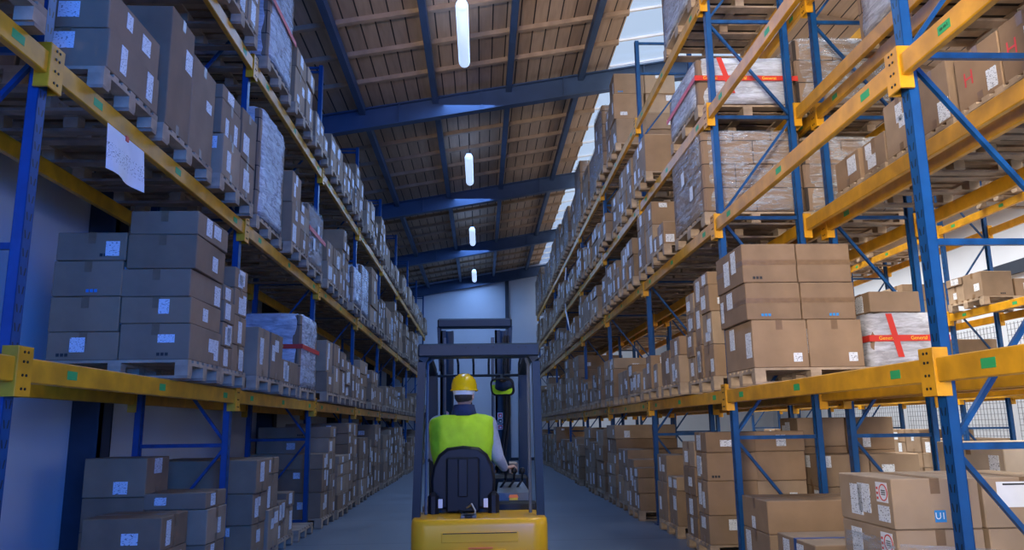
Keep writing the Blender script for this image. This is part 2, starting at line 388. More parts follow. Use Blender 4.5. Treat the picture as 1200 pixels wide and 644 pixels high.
while y < YEND:
    if all(abs(y-r) > .25 for r in RAF):
        for (xa, xb) in ((XWL, SK0), (SK1, XWR)):
            za, zb = roofz(xa), roofz(xb)
            b.hexa([(xa, y-.045, za-.08), (xb, y-.045, zb-.08), (xb, y+.045, zb-.08), (xa, y+.045, za-.08), (xa, y-.045, za), (xb, y-.045, zb), (xb, y+.045, zb), (xa, y+.045, za)], 'batten')
    y += 1.06
struct(b.build('trim_%d' % ti), 'wooden battens under the roof boards'); ti += 1
b = MB(); y = 1.6                         # glazing bars
while y < YEND:
    for (xa, xb) in ((SK0, 4.1), (4.1, SK1)):
        b.bar((xa, y, roofz(xa)-.02), (xb, y, roofz(xb)-.02), .04, .04, 'white')
    y += 1.06
struct(b.build('trim_%d' % ti), 'glazing bars of the ridge skylight'); ti += 1
for y in RAF[1:]:                         # wall pillars
    b = MB(); b.box(XWL, y-.11, 0, XWL+.30, y-.09, roofz(XWL)-.5, 'pillar'); b.box(XWL, y+.09, 0, XWL+.30, y+.11, roofz(XWL)-.5, 'pillar'); b.box(XWL+.02, y-.1, 0, XWL+.05, y+.1, roofz(XWL)-.5, 'pillar'); b.box(XWL+.27, y-.11, 0, XWL+.30, y+.11, roofz(XWL)-.5, 'pillar')
    struct(b.build('trim_%d' % ti), 'dark steel column against the white wall'); ti += 1
b = MB(); b.box(1.08, YEND-.14, 0, 1.24, YEND, roofz(1.1)-.5, 'pillar'); struct(b.build('trim_%d' % ti), 'thin dark column on the end wall'); ti += 1
b = MB(); b.box(XWL, YEND-.03, 0, XWR, YEND, .12, 'pillar'); struct(b.build('baseboard_end'))

# ---------------------------------------------------------------- hanging tube lamps
pl = ['above the yellow-helmeted driver, largest and closest of the row', 'second in the row above the aisle', 'third in the row above the aisle', 'last in the row, before the end wall']
for i, y in enumerate([10.9, 17.2, 23.6, 30.0]):
    t = thing('tube_lamp', 'long lit tube lamp hanging '+pl[i], 'ceiling lamp', (-.24, y, 7.26), 'tube lamps above the aisle')
    b = MB(); b.bbox(-.06, -.9, .03, .06, .9, .09, 'white', .01); b.build('housing', t)
    b = MB(); b.cyl((0, -.86, 0), (0, .86, 0), .09, 'tube', n=16); b.ball((0, -.86, 0), .09, 'tube', n=16); b.ball((0, .86, 0), .09, 'tube', n=16); b.build('tube', t, True)
    for s in (-.7, .7):
        b = MB(); b.cyl((0, s, .09), (0, s, roofz(-.24)-7.26), .006, 'black', n=6); b.build('hanging_wire', t)
    d = bpy.data.lights.new('tube_light', 'AREA'); d.shape = 'RECTANGLE'; d.size = .3; d.size_y = 1.8; d.energy = 46; d.color = (.26, .46, 1)
    o = bpy.data.objects.new('tube_light', d); C.objects.link(o); o.parent = t; o.location = (0, 0, -.1)

# ---------------------------------------------------------------- racks
H_TOP = {'L': 6.96, 'R': 7.41, 'B': 7.41, 'C': 6.4}
def post_mesh(h):
    b = MB(); wy, dx = .040, .060          # open C profile: front flange, two sides, lips
    b.box(0, -wy, .012, .004, wy, h, 'post'); b.box(.0, -wy, .012, dx, -wy+.004, h, 'post'); b.box(.0, wy-.004, .012, dx, wy, h, 'post')
    b.box(dx-.004, -wy, .012, dx, -wy+.022, h, 'post'); b.box(dx-.004, wy-.022, .012, dx, wy, h, 'post')
    return b.mesh('post')
def box_mesh(name, x0, y0, z0, x1, y1, z1, mat): b = MB(); b.box(x0, y0, z0, x1, y1, z1, mat); return b.mesh(name)
PM = {k: post_mesh(h) for k, h in H_TOP.items()}
b = MB(); b.box(-.03, -.07, 0, .10, .07, .012, 'blue'); b.cyl((.02, .055, .01), (.02, .055, .035), .012, 'steel', n=6); FOOT = b.mesh('foot_plate')
b = MB(); b.box(.04, -.015, -.018, DEP-.04, .015, .018, 'blue'); HBR = b.mesh('horizontal_brace')
ZH = [.14, 1.25, 2.37, 3.50, 4.62, 5.74, 6.86]
def diag(za, zb): b = MB(); b.bar((.05, 0, za), (DEP-.05, 0, zb), .026, .030, 'blue', up=(0, 1, 0)); return b.mesh('diagonal_brace')
DG = []
for i in range(6): DG.append(diag(ZH[i+1]-.04, ZH[i]+.04) if i % 2 == 0 else diag(ZH[i]+.04, ZH[i+1]-.04))
RNAME = {'L': 'wall rack', 'R': 'double rack along the aisle', 'B': 'inner rack behind the double rack', 'C': 'far rack'}
def frame(rk, x, y, k, mirror=False):
    t = thing('upright_frame', f'blue slotted steel upright frame, {ORD[k]} counted along the {RNAME[rk]}', 'rack upright', (x, y, 0), f'upright frames of the {RNAME[rk]}')
    if mirror: t.rotation_euler.z = PI
    link('post', PM[rk], t); link('foot_plate', FOOT, t)
    link('post', PM[rk], t, (DEP, 0, 0), (0, 0, PI)); link('foot_plate', FOOT, t, (DEP, 0, 0), (0, 0, PI))
    top = H_TOP[rk]
    for z in ZH:
        if z < top: link('horizontal_brace', HBR, t, (0, 0, z))
    if not (k == 8 and rk == 'L'):
        link('horizontal_brace', HBR, t, (0, 0, top-.03))
    for i in range(6):
        if ZH[i+1] < top: link('diagonal_brace', DG[i], t)
    return t
b = MB(); BL = BAY-.10; b.bbox(-.05, -BL/2, -.065, 0, BL/2, .065, 'yellow', .006); BEAM = b.mesh('shelf_beam')
b = MB(); b.bbox(-.062, -.030, -.14, -.050, .045, .12, 'yellow', .003); b.box(-.058, .030, -.14, .022, .046, .12, 'yellow')
for z in (-.10, -.03, .04, .09): b.cyl((-.066, -.008, z), (-.060, -.008, z), .008, 'black', n=6)
CONN = b.mesh('beam_connector')
b = MB(); b.box(-.0515, -.055, -.025, -.0495, .055, .025, 'green'); TAG = b.mesh('green_tag')
def beam(rk, x, y, z, k, lv, front, facing, tags):
    side = 'front' if front else 'back'
    t = tag(link('shelf_beam', BEAM, None, (x, y, z)), f'yellow {side} shelf beam, {ORD[lv]} level up, {ORD[k]} bay along, {RNAME[rk]}', 'shelf beam', f'shelf beams of the {RNAME[rk]}', 'thing')
    if facing: t.rotation_euler.z = PI
    link('beam_connector', CONN, t, (0, -BL/2-.025, 0)); c = link('beam_connector', CONN, t, (0, BL/2+.025, 0)); c.scale = (1, -1, 1)
    if front:
        for yy in tags: link('green_tag', TAG, t, (0, yy, 0))
    return t
def rack(rk, x, mirror, ks, levels, yb=Y0, backs=True):
    sgn = -1 if mirror else 1
    k0 = ks[0]
    for k in ks: frame(rk, x, yb+BAY*k, k-k0, mirror)
    for k in ks[:-1]:
        yc = yb+BAY*(k+.5)
        for lv, z in enumerate(levels):
            tg = (-1.45, 0, 1.3) if k < 5 else ()
            beam(rk, x-.002*sgn, yc, z, k-k0, lv, True, mirror, tg)
            if backs: beam(rk, x+sgn*(DEP+.002), yc, z, k-k0, lv, False, not mirror, ())
rack('L', XL, True, list(range(-1, 9)), LV_L)
rack('R', XR, False, list(range(-1, 9)), LV_R)
XB = XR+DEP+.28
rack('B', XB, False, list(range(-1, 6)), LV_R)
XC = 8.5; YC = 13.55-2*BAY
rack('C', XC, False, list(range(0, 6)), LV_C, YC)
# printed numbers on the closest green tag
text('08-10-1', .024, 'inkblack', 'tag_lettering', [o for o in bpy.data.objects if o.name.startswith('shelf_beam') and abs(o.location.x-XR) < .01 and abs(o.location.z-3.41) < .01 and o.location.y < 4][0],
     (-.0522, 1.3, 0), (PI/2, 0, -PI/2))

# ---------------------------------------------------------------- pallets
def pallet_parts(w, d):                   # d along X (1.1), w along Y
    top = MB(); n = 7
    for i in range(n):
        y = -w/2+.045+(w-.09)*i/(n-1); top.box(-d/2, y-.045, .122, d/2, y+.045, .144, 'pallet')
    for x in (-d/2+.05, 0, d/2-.05): top.box(x-.05, -w/2, .100, x+.05, w/2, .122, 'pallet')
    bot = MB()
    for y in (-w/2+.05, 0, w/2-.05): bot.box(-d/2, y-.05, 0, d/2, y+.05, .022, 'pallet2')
    bl = MB(); bl.box(-.05, -.06, .022, .05, .06, .100, 'pallet')
    return top.mesh('deck'), bot.mesh('bottom_board'), bl.mesh('block')
PW, PD = 1.0, 1.12
PT, PB, PK = pallet_parts(PW, PD)
allb = MB()
allb.v = []; 
for me, off in ((PT, (0, 0)), (PB, (0, 0))):
    base = len(allb.v); allb.v += [tuple(v.co) for v in me.vertices]
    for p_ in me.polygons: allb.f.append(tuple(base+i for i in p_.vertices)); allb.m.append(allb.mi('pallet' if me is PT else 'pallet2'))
for x in (-1, 0, 1):
    for y in (-1, 0, 1): allb.box(x*(PD/2-.05)-.05, y*(PW/2-.06)-.06, .022, x*(PD/2-.05)+.05, y*(PW/2-.06)+.06, .1, 'pallet')
PALL = allb.mesh('pallet')
LNAME = {0: 'floor level', 1: 'first beam', 2: 'second beam', 3: 'third beam', 4: 'fourth beam'}
RSH = {'L': 'wall rack', 'R': 'double rack', 'B': 'inner rack', 'C': 'far rack', 'F': 'forklift'}
def where(L): return f"{ORD[L['slot']]} place, {ORD[L['bay']+1]} bay, {RSH[L['rk']]} {LNAME[L['lv']]}"
def pallet(L):
    near = L['bay'] <= 1
    lab = f"wooden pallet in {where(L)}"
    sy = (L['y1']-L['y0'])/PW
    loc = (L['xc'], (L['y0']+L['y1'])/2, L['z'])
    if near:
        t = thing('pallet', lab, 'pallet', loc, 'wooden pallets on the racks'); t.scale = (1, sy, 1)
        link('deck', PT, t); link('bottom_board', PB, t)
        for x in (-1, 0, 1):
            for y in (-1, 0, 1): link('block', PK, t, (x*(PD/2-.05), y*(PW/2-.06), 0))
    else:
        t = tag(link('pallet', PALL, None, loc), lab, 'pallet', 'wooden pallets on the racks'); t.scale = (1, sy, 1)

# ---------------------------------------------------------------- loads: a list of boxes is planned first
rng = random.Random(7)
BOX = []       # dict(x0,y0,z0,dx,dy,dz,rot,mat,L,layer,colx,coly,...)
LOADS = []
def new_load(rk, lv, bay, slot, y0=None, y1=None, style='mix', H=.8, xc=None, **kw):
    lvs = {'L': LV_L, 'R': LV_R, 'B': LV_R, 'C': LV_C}[rk]; yb = YC if rk == 'C' else Y0
    if y0 is None:
        y0 = yb+BAY*bay+.18+slot*1.11+rng.uniform(-.02, .04); y1 = y0+1.0
    z = 0 if lv == 0 else lvs[lv-1]+.076
    xf = {'L': XL, 'R': XR, 'B': XB, 'C': XC}[rk]; sg = -1 if rk == 'L' else 1
    if xc is None: xc = xf+sg*(DEP/2+rng.uniform(-.07, .03))
    L = dict(rk=rk, lv=lv, bay=bay, slot=slot, y0=y0, y1=y1, style=style, H=H, z=z, xc=xc, sg=sg, **kw); LOADS.append(L); return L
def addbox(L, x, y, z, dx, dy, dz, layer, col, row, rot=0, mat=None, **kw):
    BOX.append(dict(x=x, y=y, z=z, dx=dx, dy=dy, dz=dz, rot=rot, mat=mat if mat is not None else rng.choice([0, 0, 1, 2, 3, 3]), L=L, layer=layer, col=col, row=row, **kw))
def fill(L):
    """columns along the aisle (row = near ... far), col = aisle side / inner side"""
    W = L['y1']-L['y0']; D = L.get('dx', 1.1); sg = L['sg']; z0 = L['z']+.145; H = L['H']; st = L['style']
    ny = L.get('ny') or rng.choice([1, 2, 2, 3]); nx = L.get('nx') or rng.choice([1, 1, 2])
    if L['bay'] > 3: nx = 1; ny = rng.choice([1, 2])
    cuts = [0]+sorted(W*(i+rng.uniform(-.12, .12))/ny for i in range(1, ny))+[W]
    for r in range(ny):
        for c in range(nx):
            dy = cuts[r+1]-cuts[r]-.012; dx = D/nx-.012
            zc = z0; layer = 0; hmax = H*rng.choice([1, 1, 1, .85, .7]) if not L.get('flat') else H
            hb = L.get('hb') or rng.uniform(.22, .42)
            while zc < z0+hmax-.12 and layer < 9:
                h = hb if L.get('flat') else min(hb*rng.uniform(.75, 1.25), z0+hmax-zc)
                if z0+hmax-zc-h < .1: h = z0+hmax-zc
                fx = sg*(-D/2+dx/2+c*(dx+.012))+L['xc']+sg*rng.uniform(-.015, .015)
                addbox(L, fx, L['y0']+cuts[r]+.006+dy/2, zc, dx, dy-rng.uniform(0, .03), h-.004, layer, c, r, rng.uniform(-.02, .02) if not L.get('flat') else rng.uniform(-.005, .005))
                zc += h; layer += 1
# --- explicit loads near the camera
L = new_load('R', 1, 0, 2, 6.88, 7.66, 'x', xc=3.02, big=True)
z = L['z']+.146
hs = [.435, .345, .365]
for ly, h in enumerate(hs):
    off = [0, -.035, -.045][ly]
    for c, (xa, xb) in enumerate(((2.46, 2.965), (2.975, 3.475+.0))):
        addbox(L, (xa+xb)/2+off, 7.27, z, xb-xa, .78, h-.004, ly, c, 0, 0, 1 if ly else 0, tape='band' if ly else None, big=True)
    z += h
new_load('R', 1, 1, 0, 8.0, 9.0, H=1.12, ny=3, nx=1, xc=2.98); new_load('R', 1, 1, 1, 9.08, 10.05, H=.55, ny=2, nx=2); new_load('R', 1, 1, 2, 10.15, 11.2, H=.45, ny=3)
new_load('R', 0, 0, 0, 4.74, 5.47, xc=3.05, H=.9, ny=1, nx=2, hb=.30, flat=True, wrapbase=True)
new_load('R', 0, 0, 2, 6.95, 7.65, xc=3.06, H=.57, ny=1, nx=1, hb=.285, flat=True)
new_load('R', 0, 0, 1, 5.95, 6.75, xc=3.05, H=.34, ny=1, nx=1, hb=.17, flat=True, bluetape=True)
new_load('B', 0, 0, 1, 5.45, 6.30, xc=4.25, H=1.08, ny=1, nx=1, hb=.27, flat=True, pale=True)
new_load('R', 0, 1, 0, 8.35, 9.3, H=1.16, ny=2, nx=2, hb=.29); new_load('R', 0, 1, 1, 9.9, 10.9, H=.85, ny=2, nx=1, xc=2.98)
new_load('R', 0, 2, 0, 11.75, 12.6, H=.72, ny=2, nx=1); new_load('R', 0, 2, 1, 12.8, 13.75, H=.85, ny=2, nx=1); new_load('R', 0, 2, 2, 13.85, 14.75, H=1.25, ny=1, nx=1)
# right upper levels
new_load('R', 2, 1, 0, 7.95, 9.25, 'wrap', H=.92, film='film', xc=2.98); new_load('R', 2, 1, 1, 9.4, 10.1, H=.30); new_load('R', 2, 1, 2, 10.2, 11.2, H=.8, ny=2)
new_load('R', 3, 1, 0, 7.95, 9.2, 'wrap', H=.55, film='filmw', redtape=True, xc=2.98); new_load('R', 3, 1, 2, 10.2, 11.1, H=.55, ny=2)
new_load('R', 4, 1, 0, 7.95, 9.3, 'wrap', H=1.25, film='filmw', xc=2.98)
new_load('R', 4, 2, 1, 12.6, 13.6, H=1.3, ny=2); new_load('R', 4, 2, 2, 13.75, 14.75, 'wrap', H=1.2, film='film')
for bay in range(3, 8):
    for s in range(3): new_load('R', 4, bay, s, style='wrap' if (bay+s) % 2 else 'mix', H=rng.uniform(.8, 1.4), film='film')
for bay in range(2, 8):
    for s in range(3):
        new_load('R', 1, bay, s, H=rng.uniform(.45, .75) if bay < 4 else rng.uniform(.8, 1.3))
        new_load('R', 2, bay, s, H=rng.uniform(.35, .8)); new_load('R', 3, bay, s, H=rng.uniform(.4, .8))
        if bay > 2: new_load('R', 0, bay, s, H=rng.uniform(.8, 1.25))
# rack B
for s, yy in enumerate((4.35, 5.35, 6.35)): new_load('B', 2, 0, s, yy, yy+.95, H=[.42, .48, .30][s], ny=2, nx=1, hb=.45, xc=XB+.46)
new_load('B', 2, -1, 1, 1.7, 2.7, H=.5, ny=1, nx=1, hb=.5); new_load('B', 2, -1, 2, 2.95, 3.95, H=.42, ny=2, nx=1, hb=.42)
new_load('B', 3, 0, 1, 5.3, 6.55, 'wrap', H=.85, film='filmw'); new_load('B', 3, 0, 0, 4.3, 5.2, 'wrap', H=.45, film='filmw'); new_load('B', 3, -1, 2, 2.9, 3.9, H=.4); new_load('B', 3, -1, 1, 1.7, 2.7, H=.4)
for s in range(3): new_load('B', 4, 0, s, H=.6); new_load('B', 4, -1, s, H=.5)
new_load('B', 3, 1, 0, 7.95, 9.0, 'wrap', H=.8, film='film'); new_load('B', 2, 1, 0, 7.95, 9.0, 'wrap', H=.85, film='film'); pass
new_load('B', 3, 1, 1, H=.7);  new_load('B', 2, 1, 1, H=.6); new_load('B', 2, 1, 2, H=.6)
new_load('B', 1, 0, 2, 7.2, 7.65, 'wrap', H=.52, film='filmw', redtape=True, dx=.72, xc=4.08)
tl = LOADS[-1]; addbox(tl, 4.0, 7.42, tl['z']+.146+.545, .50, .40, .20, 1, 0, 0, .01, 3)
new_load('B', 1, 1, 0, H=.7); new_load('B', 1, 1, 1, H=.8); new_load('B', 0, 1, 0, 8.2, 9.2, H=1.3, ny=2, nx=2, hb=.3)
for bay in (2, 3, 4):
    for s in range(3):
        for lv in (1, 2, 3): new_load('B', lv, bay, s, H=rng.uniform(.4, .8))
        if s != 1: new_load('B', 0, bay, s, H=rng.uniform(.5, .9))
# rack C
for bay in range(0, 5):
    for s in range(3):
        new_load('C', 0, bay, s, H=rng.uniform(.4, 1.1), ny=2)
        if (bay+s) % 3: new_load('C', 1, bay, s, H=rng.uniform(.3, .9), ny=2)
        if (bay+s) % 2: new_load('C', 2, bay, s, H=rng.uniform(.3, .85), ny=2)
        if (bay*2+s) % 3 == 0: new_load('C', 3, bay, s, H=rng.uniform(.2, .4))
# wall rack
new_load('L', 1, 0, 1, 6.08, 6.83, H=1.2, ny=1, nx=2, hb=.24, pile=True); new_load('L', 1, 0, 2, 6.9, 7.62, H=1.08, ny=2, nx=1, hb=.24)
new_load('L', 2, -1, 2, 2.9, 3.9, H=.8, ny=2); new_load('L', 2, 0, 0, 4.55, 5.35, H=.55, ny=1, nx=2, hb=.27, flat=True); new_load('L', 2, 0, 1, 5.45, 6.5, H=.95, ny=2, nx=1, hb=.9); new_load('L', 2, 0, 2, 6.6, 7.6, H=.85, ny=2, nx=1, hb=.4)
for s in range(3): new_load('L', 3, 0, s, H=[.6, .7, .9][s]); new_load('L', 3, -1, s, H=.6)
new_load('L', 3, 1, 0, 7.9, 8.95, 'wrap', H=1.25, film='filmw', redtape=True); new_load('L', 3, 1, 1, 9.1, 10.1, H=.75); new_load('L', 3, 1, 2, 10.25, 11.2, H=.38)
new_load('L', 2, 1, 0, 7.95, 9.0, 'wrap', H=1.2, film='filmw'); new_load('L', 2, 1, 1, 9.15, 10.1, H=.9, ny=2); new_load('L', 2, 1, 2, 10.2, 11.2, 'wrap', H=.8, film='film', redtape=True)
new_load('L', 1, 1, 0, 7.95, 8.95, H=.5, ny=2, nx=2, hb=.5); new_load('L', 1, 1, 1, 9.1, 9.9, H=.32, ny=1, nx=1); new_load('L', 1, 1, 2, 10.2, 11.2, 'wrap', H=.95, film='filmw', redtape=True)
new_load('L', 0, 0, 1, 6.40, 7.0, H=.83, ny=1, nx=1, hb=.28, dx=.62, xc=-2.82); new_load('L', 0, 0, 2, 7.1, 7.64, H=1.02, ny=1, nx=2, hb=.34, xc=-2.95); new_load('L', 0, 0, 0, 5.0, 5.6, H=.36, ny=1, nx=1, hb=.18, dx=.7, xc=-3.3, flat=True)
new_load('L', 0, 1, 0, 8.1, 9.1, H=.95, ny=2, nx=1, hb=.33); new_load('L', 0, 1, 1, 9.3, 10.1, H=.5, ny=2); new_load('L', 0, 1, 2, 10.25, 11.1, H=.14, ny=1, nx=1)
for bay in range(2, 8):
    for s in range(3):
        new_load('L', 0, bay, s, H=rng.uniform(.8, 1.35)); new_load('L', 1, bay, s, H=rng.uniform(.4, .8)); new_load('L', 2, bay, s, style='wrap' if s == bay % 3 and bay < 5 else 'mix', H=rng.uniform(.6, 1.2), film='filmw')
        new_load('L', 3, bay, s, H=rng.uniform(.4, .85))
for L in LOADS:
    pallet(L)
    if L['style'] == 'mix': fill(L)

# ---- wrapped loads
def wrapped(L):
    W = (L['y1']-L['y0']); D = L.get('dx', 1.1); H = L['H']; rk = random.Random(int(L['y0']*97+L['lv']*7))
    lab = f"{'red taped ' if L.get('redtape') else ''}{'white' if L['film']=='filmw' else 'clear'} film wrapped load, {where(L)}"
    t = thing('wrapped_load', lab, 'wrapped pallet load', (L['xc'], (L['y0']+L['y1'])/2, L['z']+.146), 'film wrapped pallet loads')
    b = MB(); b.bbox(-D/2, -W/2, 0, D/2, W/2, H, 'wrapbox', .02); b.build('carton_stack', t)
    # film skin: a rounded box shell pulled in and out along its height
    b = MB(); rings = []; nn = 40; k = max(4, int(H/.09))
    def ring(z, g):
        r = []
        for i in range(nn):
            a = 2*PI*(i+.5)/nn; cx_, sy_ = math.cos(a), math.sin(a); p = 9
            q = (abs(cx_)**p+abs(sy_)**p)**(-1/p)
            e = g+rk.uniform(-.004, .010)
            r.append((cx_*q*(D/2+e), sy_*q*(W/2+e), max(.002, z+rk.uniform(-.006, .006))))
        return r
    rings.append(ring(.008, .006))
    for i in range(k+1): rings.append(ring(H*i/k, .016+.006*math.sin(i*1.7)))
    rings.append(ring(H+.018, -.03))
    b.loft(rings, L['film']); b.build('stretch_film', t, True)
    if L.get('redtape'):
        xn = -L['sg']*(D/2+.034); zt = H*.55
        b = MB(); e = .034; zz = zt
        b.box(-D/2-e, -W/2-e, zz-.03, D/2+e, -W/2-e+.002, zz+.03, 'red'); b.box(min(xn, xn+.002), -W/2-e, zz-.03, max(xn, xn+.002), W/2+e, zz+.03, 'red')
        b.hexa([(-D*.18, -W/2-e-.003, zz-.18), (-D*.18+.06, -W/2-e-.003, zz-.18), (-D*.18+.06, -W/2-e-.001, zz-.18), (-D*.18, -W/2-e-.001, zz-.18),
                (-D*.30, -W/2-e-.003, H), (-D*.30+.06, -W/2-e-.003, H), (-D*.30+.06, -W/2-e-.001, H), (-D*.30, -W/2-e-.001, H)], 'red')
        b.build('red_tape', t)
        n = max(2, int(D/.28))
        for i in range(n): text('General', .05, 'inkyellow', 'tape_lettering', t, (-D/2+.14+i*(D-.1)/n, -W/2-e-.0008, zz), (PI/2, 0, 0))
    if L['film'] == 'film' and L['bay'] < 3:
        b = MB()
        for j in range(2): b = MB(); z = H*(.35+.3*j); y = W*(-.2+.25*j); x = -L['sg']*(D/2+.03); b.box(x-.001, y-.06, z-.08, x+.001, y+.06, z+.08, 'label'); b.build('paper_label', t)
for L in LOADS:
    if L['style'] == 'wrap': wrapped(L)

# ---- which boxes show largest from the aisle
V = []; F = []
for q in BOX:
    bb = len(V); hx, hy = q['dx']/2, q['dy']/2
    for dz in (0, q['dz']):
        for sx_, sy_ in ((-1, -1), (1, -1), (1, 1), (-1, 1)): V.append((q['x']+sx_*hx, q['y']+sy_*hy, q['z']+dz))
    for f in ((0, 3, 2, 1), (4, 5, 6, 7), (0, 1, 5, 4), (1, 2, 6, 5), (2, 3, 7, 6), (3, 0, 4, 7)): F.append(tuple(bb+i for i in f))
nb = len(F)
def occl(x0, y0, z0, x1, y1, z1):
    bb = len(V)
    for zz in (z0, z1): V.extend([(x0, y0, zz), (x1, y0, zz), (x1, y1, zz), (x0, y1, zz)])
    for f in ((0, 3, 2, 1), (4, 5, 6, 7), (0, 1, 5, 4), (1, 2, 6, 5), (2, 3, 7, 6), (3, 0, 4, 7)): F.append(tuple(bb+i for i in f))
for L in LOADS:
    D = L.get('dx', 1.1)
    occl(L['xc']-.55, L['y0'], L['z'], L['xc']+.55, L['y1'], L['z']+.14)
    if L['style'] == 'wrap': occl(L['xc']-D/2, L['y0'], L['z']+.14, L['xc']+D/2, L['y1'], L['z']+.14+L['H'])
occl(-.5, 6.2, 0, .5, 7.2, .75)
bvh = BVHTree.FromPolygons(V, F)
cnt = [0]*len(BOX); O = Vector((0, 0, CAM_H))
for py in range(2, 644, 3):
    for px in range(1, 1200, 3):
        d = (fw*CAM_F + cr*(px-600) + cu*(322-py)).normalized()
        hit = bvh.ray_cast(O, d)
        if hit[2] is not None and hit[2] < nb: cnt[hit[2]//6] += 1
order = sorted(range(len(BOX)), key=lambda i: -cnt[i])
IND = set(i for i in order[:296] if cnt[i] > 0)

COLN = {0: 'aisle side', 1: 'inner side'}
def layer_name(q, tops):
    return 'bottom layer' if q['layer'] == 0 and tops > 1 else ('top layer' if q['layer'] == tops-1 else ORD[q['layer']]+' layer') if tops > 1 else 'single layer'
ntop = {}
for q in BOX:
    k = (id(q['L']), q['col'], q['row']); ntop[k] = max(ntop.get(k, 0), q['layer']+1)
nrow = {}; ncol = {}
for q in BOX: nrow[id(q['L'])] = max(nrow.get(id(q['L']), 0), q['row']+1); ncol[id(q['L'])] = max(ncol.get(id(q['L']), 0), q['col']+1)
CNAME = ['brown', 'dark brown', 'light brown', 'brown', 'pale']
def box_label(q, extra=''):
    L = q['L']
    if L['style'] == 'wrap': return 'brown box lying on top of the small red taped white wrapped load, inner rack'
    s = CNAME[q['mat']]+' box, '+layer_name(q, ntop[id(L), q['col'], q['row']])
    pos = []
    if ncol[id(L)] > 1: pos.append(['aisle', 'inner'][q['col']])
    if nrow[id(L)] > 1: pos.append((['near', 'far'] if nrow[id(L)] == 2 else ['near', 'middle', 'far'])[q['row']])
    s += (', '+' '.join(pos)+' stack' if pos else '')
    s += f", {ORD[L['slot']]} pallet, {ORD[L['bay']+1]} bay, {RSH[L['rk']]} {LNAME[L['lv']]}"
    return s
def label_quads(q, out, r, mat='label'):
    """paper labels on the aisle face and the camera-side face"""
    hx, hy, h = q['dx']/2, q['dy']/2, q['dz']; sg = q['L']['sg']; made = 0
    n1 = r.choice([1, 1, 2]) if not q.get('big') else 2
    for _ in range(n1):
        lw, lh = r.uniform(.08, .17), min(h*.75, r.uniform(.09, .24))
        if hy*2 < lw+.06 or h < lh+.03: continue
        y = r.uniform(-hy+lw/2+.02, hy-lw/2-.02); z = r.uniform(lh/2+.01, h-lh/2-.01); x = -sg*(hx+.0012)
        b = MB(); out.append(b); b.box(x-.001, y-lw/2, z-lh/2, x+.001, y+lw/2, z+lh/2, mat); made += 1
    if r.random() < .6 and not q.get('big'):
        lw, lh = r.uniform(.08, .14), min(h*.6, r.uniform(.06, .12))
        if hx*2 > lw+.1 and h > lh+.02:
            x = r.uniform(-hx+lw/2+.02, hx-lw/2-.02); z = r.uniform(lh/2+.01, h-lh/2-.01)
            b = MB(); out.append(b); b.box(x-lw/2, -hy-.0022, z-lh/2, x+lw/2, -hy-.0002, z+lh/2, mat); made += 1
    if q.get('big') and q['layer'] == 0:
        b = MB(); out.append(b); b.box(hx-.14, -hy-.0022, .05, hx-.06, -hy-.0002, .13, mat); made += 1
    return made
stuff = MB()
for i, q in enumerate(BOX):
    hx, hy, h = q['dx']/2, q['dy']/2, q['dz']; L = q['L']; r = random.Random(i*31+5)
    if L.get('pale') : q['mat'] = 4 if q['layer'] > 1 else 2
    if L.get('wrapbase'): q['mat'] = 2 if q['layer'] > 1 else 2
    cm = 'card%d' % q['mat']
    if i in IND:
        b = MB(); b.bbox(-hx, -hy, 0, hx, hy, h, cm, min(.006, h*.1)); 
        o = tag(link('cardboard_box', b.mesh('cardboard_box'), None, (q['x'], q['y'], q['z']), (0, 0, q['rot'])), box_label(q), 'box',
                f"cardboard boxes on the {RSH[L['rk']]}")
        tp = MB(); tm = 'bluetape' if L.get('bluetape') else 'tape'
        if q.get('tape') == 'band':
            tp.box(-hx-.001, -hy-.0014, h*.45, hx+.001, -hy, h*.58, tm); tp.box(-hx-.0014, -hy-.001, h*.45, -hx, hy, h*.58, tm)
        elif hy > hx*1.1 or q.get('big'):
            tp.box(-.03, -hy-.0012, h-.09, .03, -hy, h+.001, tm); tp.box(-.03, -hy, h, .03, hy, h+.0012, tm)
        else:
            tp.box(-hx, -.03, h, hx, .03, h+.0012, tm); x = -L['sg']*hx; tp.box(x-.0012, -.03, h-.09, x+.0012, .03, h+.001, tm); t2 = MB(); t2.box(x-.0012, -.03, 0, x+.0012, .03, min(.07, h*.3), tm); t2.build('packing_tape', o)
        tp.build('packing_tape', o)
        lbs = []; label_quads(q, lbs, r)
        for lb in lbs: lb.build('paper_label', o)
        if r.random() < .35 and h > .16 and hx > .15:      # small printed handling marks
            pm = MB(); ink = r.choice(['inkblue', 'inkblack', 'inkblack']); x0 = r.uniform(-hx+.04, hx-.14)
            for j in range(3): pm.box(x0+j*.032, -hy-.0016, .03, x0+j*.032+.024, -hy-.0002, .055, ink)
            pm.build('printed_mark', o)
        q['obj'] = o
    else:
        cx, cy = q['x'], q['y']
        stuff.box(cx-hx, cy-hy, q['z'], cx+hx, cy+hy, q['z']+h, cm, q['rot'])
        if cnt[i] > 0:
            lbs = []; label_quads(q, lbs, r); k = stuff.mi('label')
            for b in lbs:
                base = len(stuff.v); stuff.v += [(x+cx, y+cy, z+q['z']) for x, y, z in b.v]
                for f in b.f: stuff.f.append(tuple(base+j for j in f)); stuff.m.append(k)
tag(stuff.build('distant_cardboard'), 'remaining small cardboard boxes stacked far down the racks and behind the front rows', 'boxes', kind='stuff')

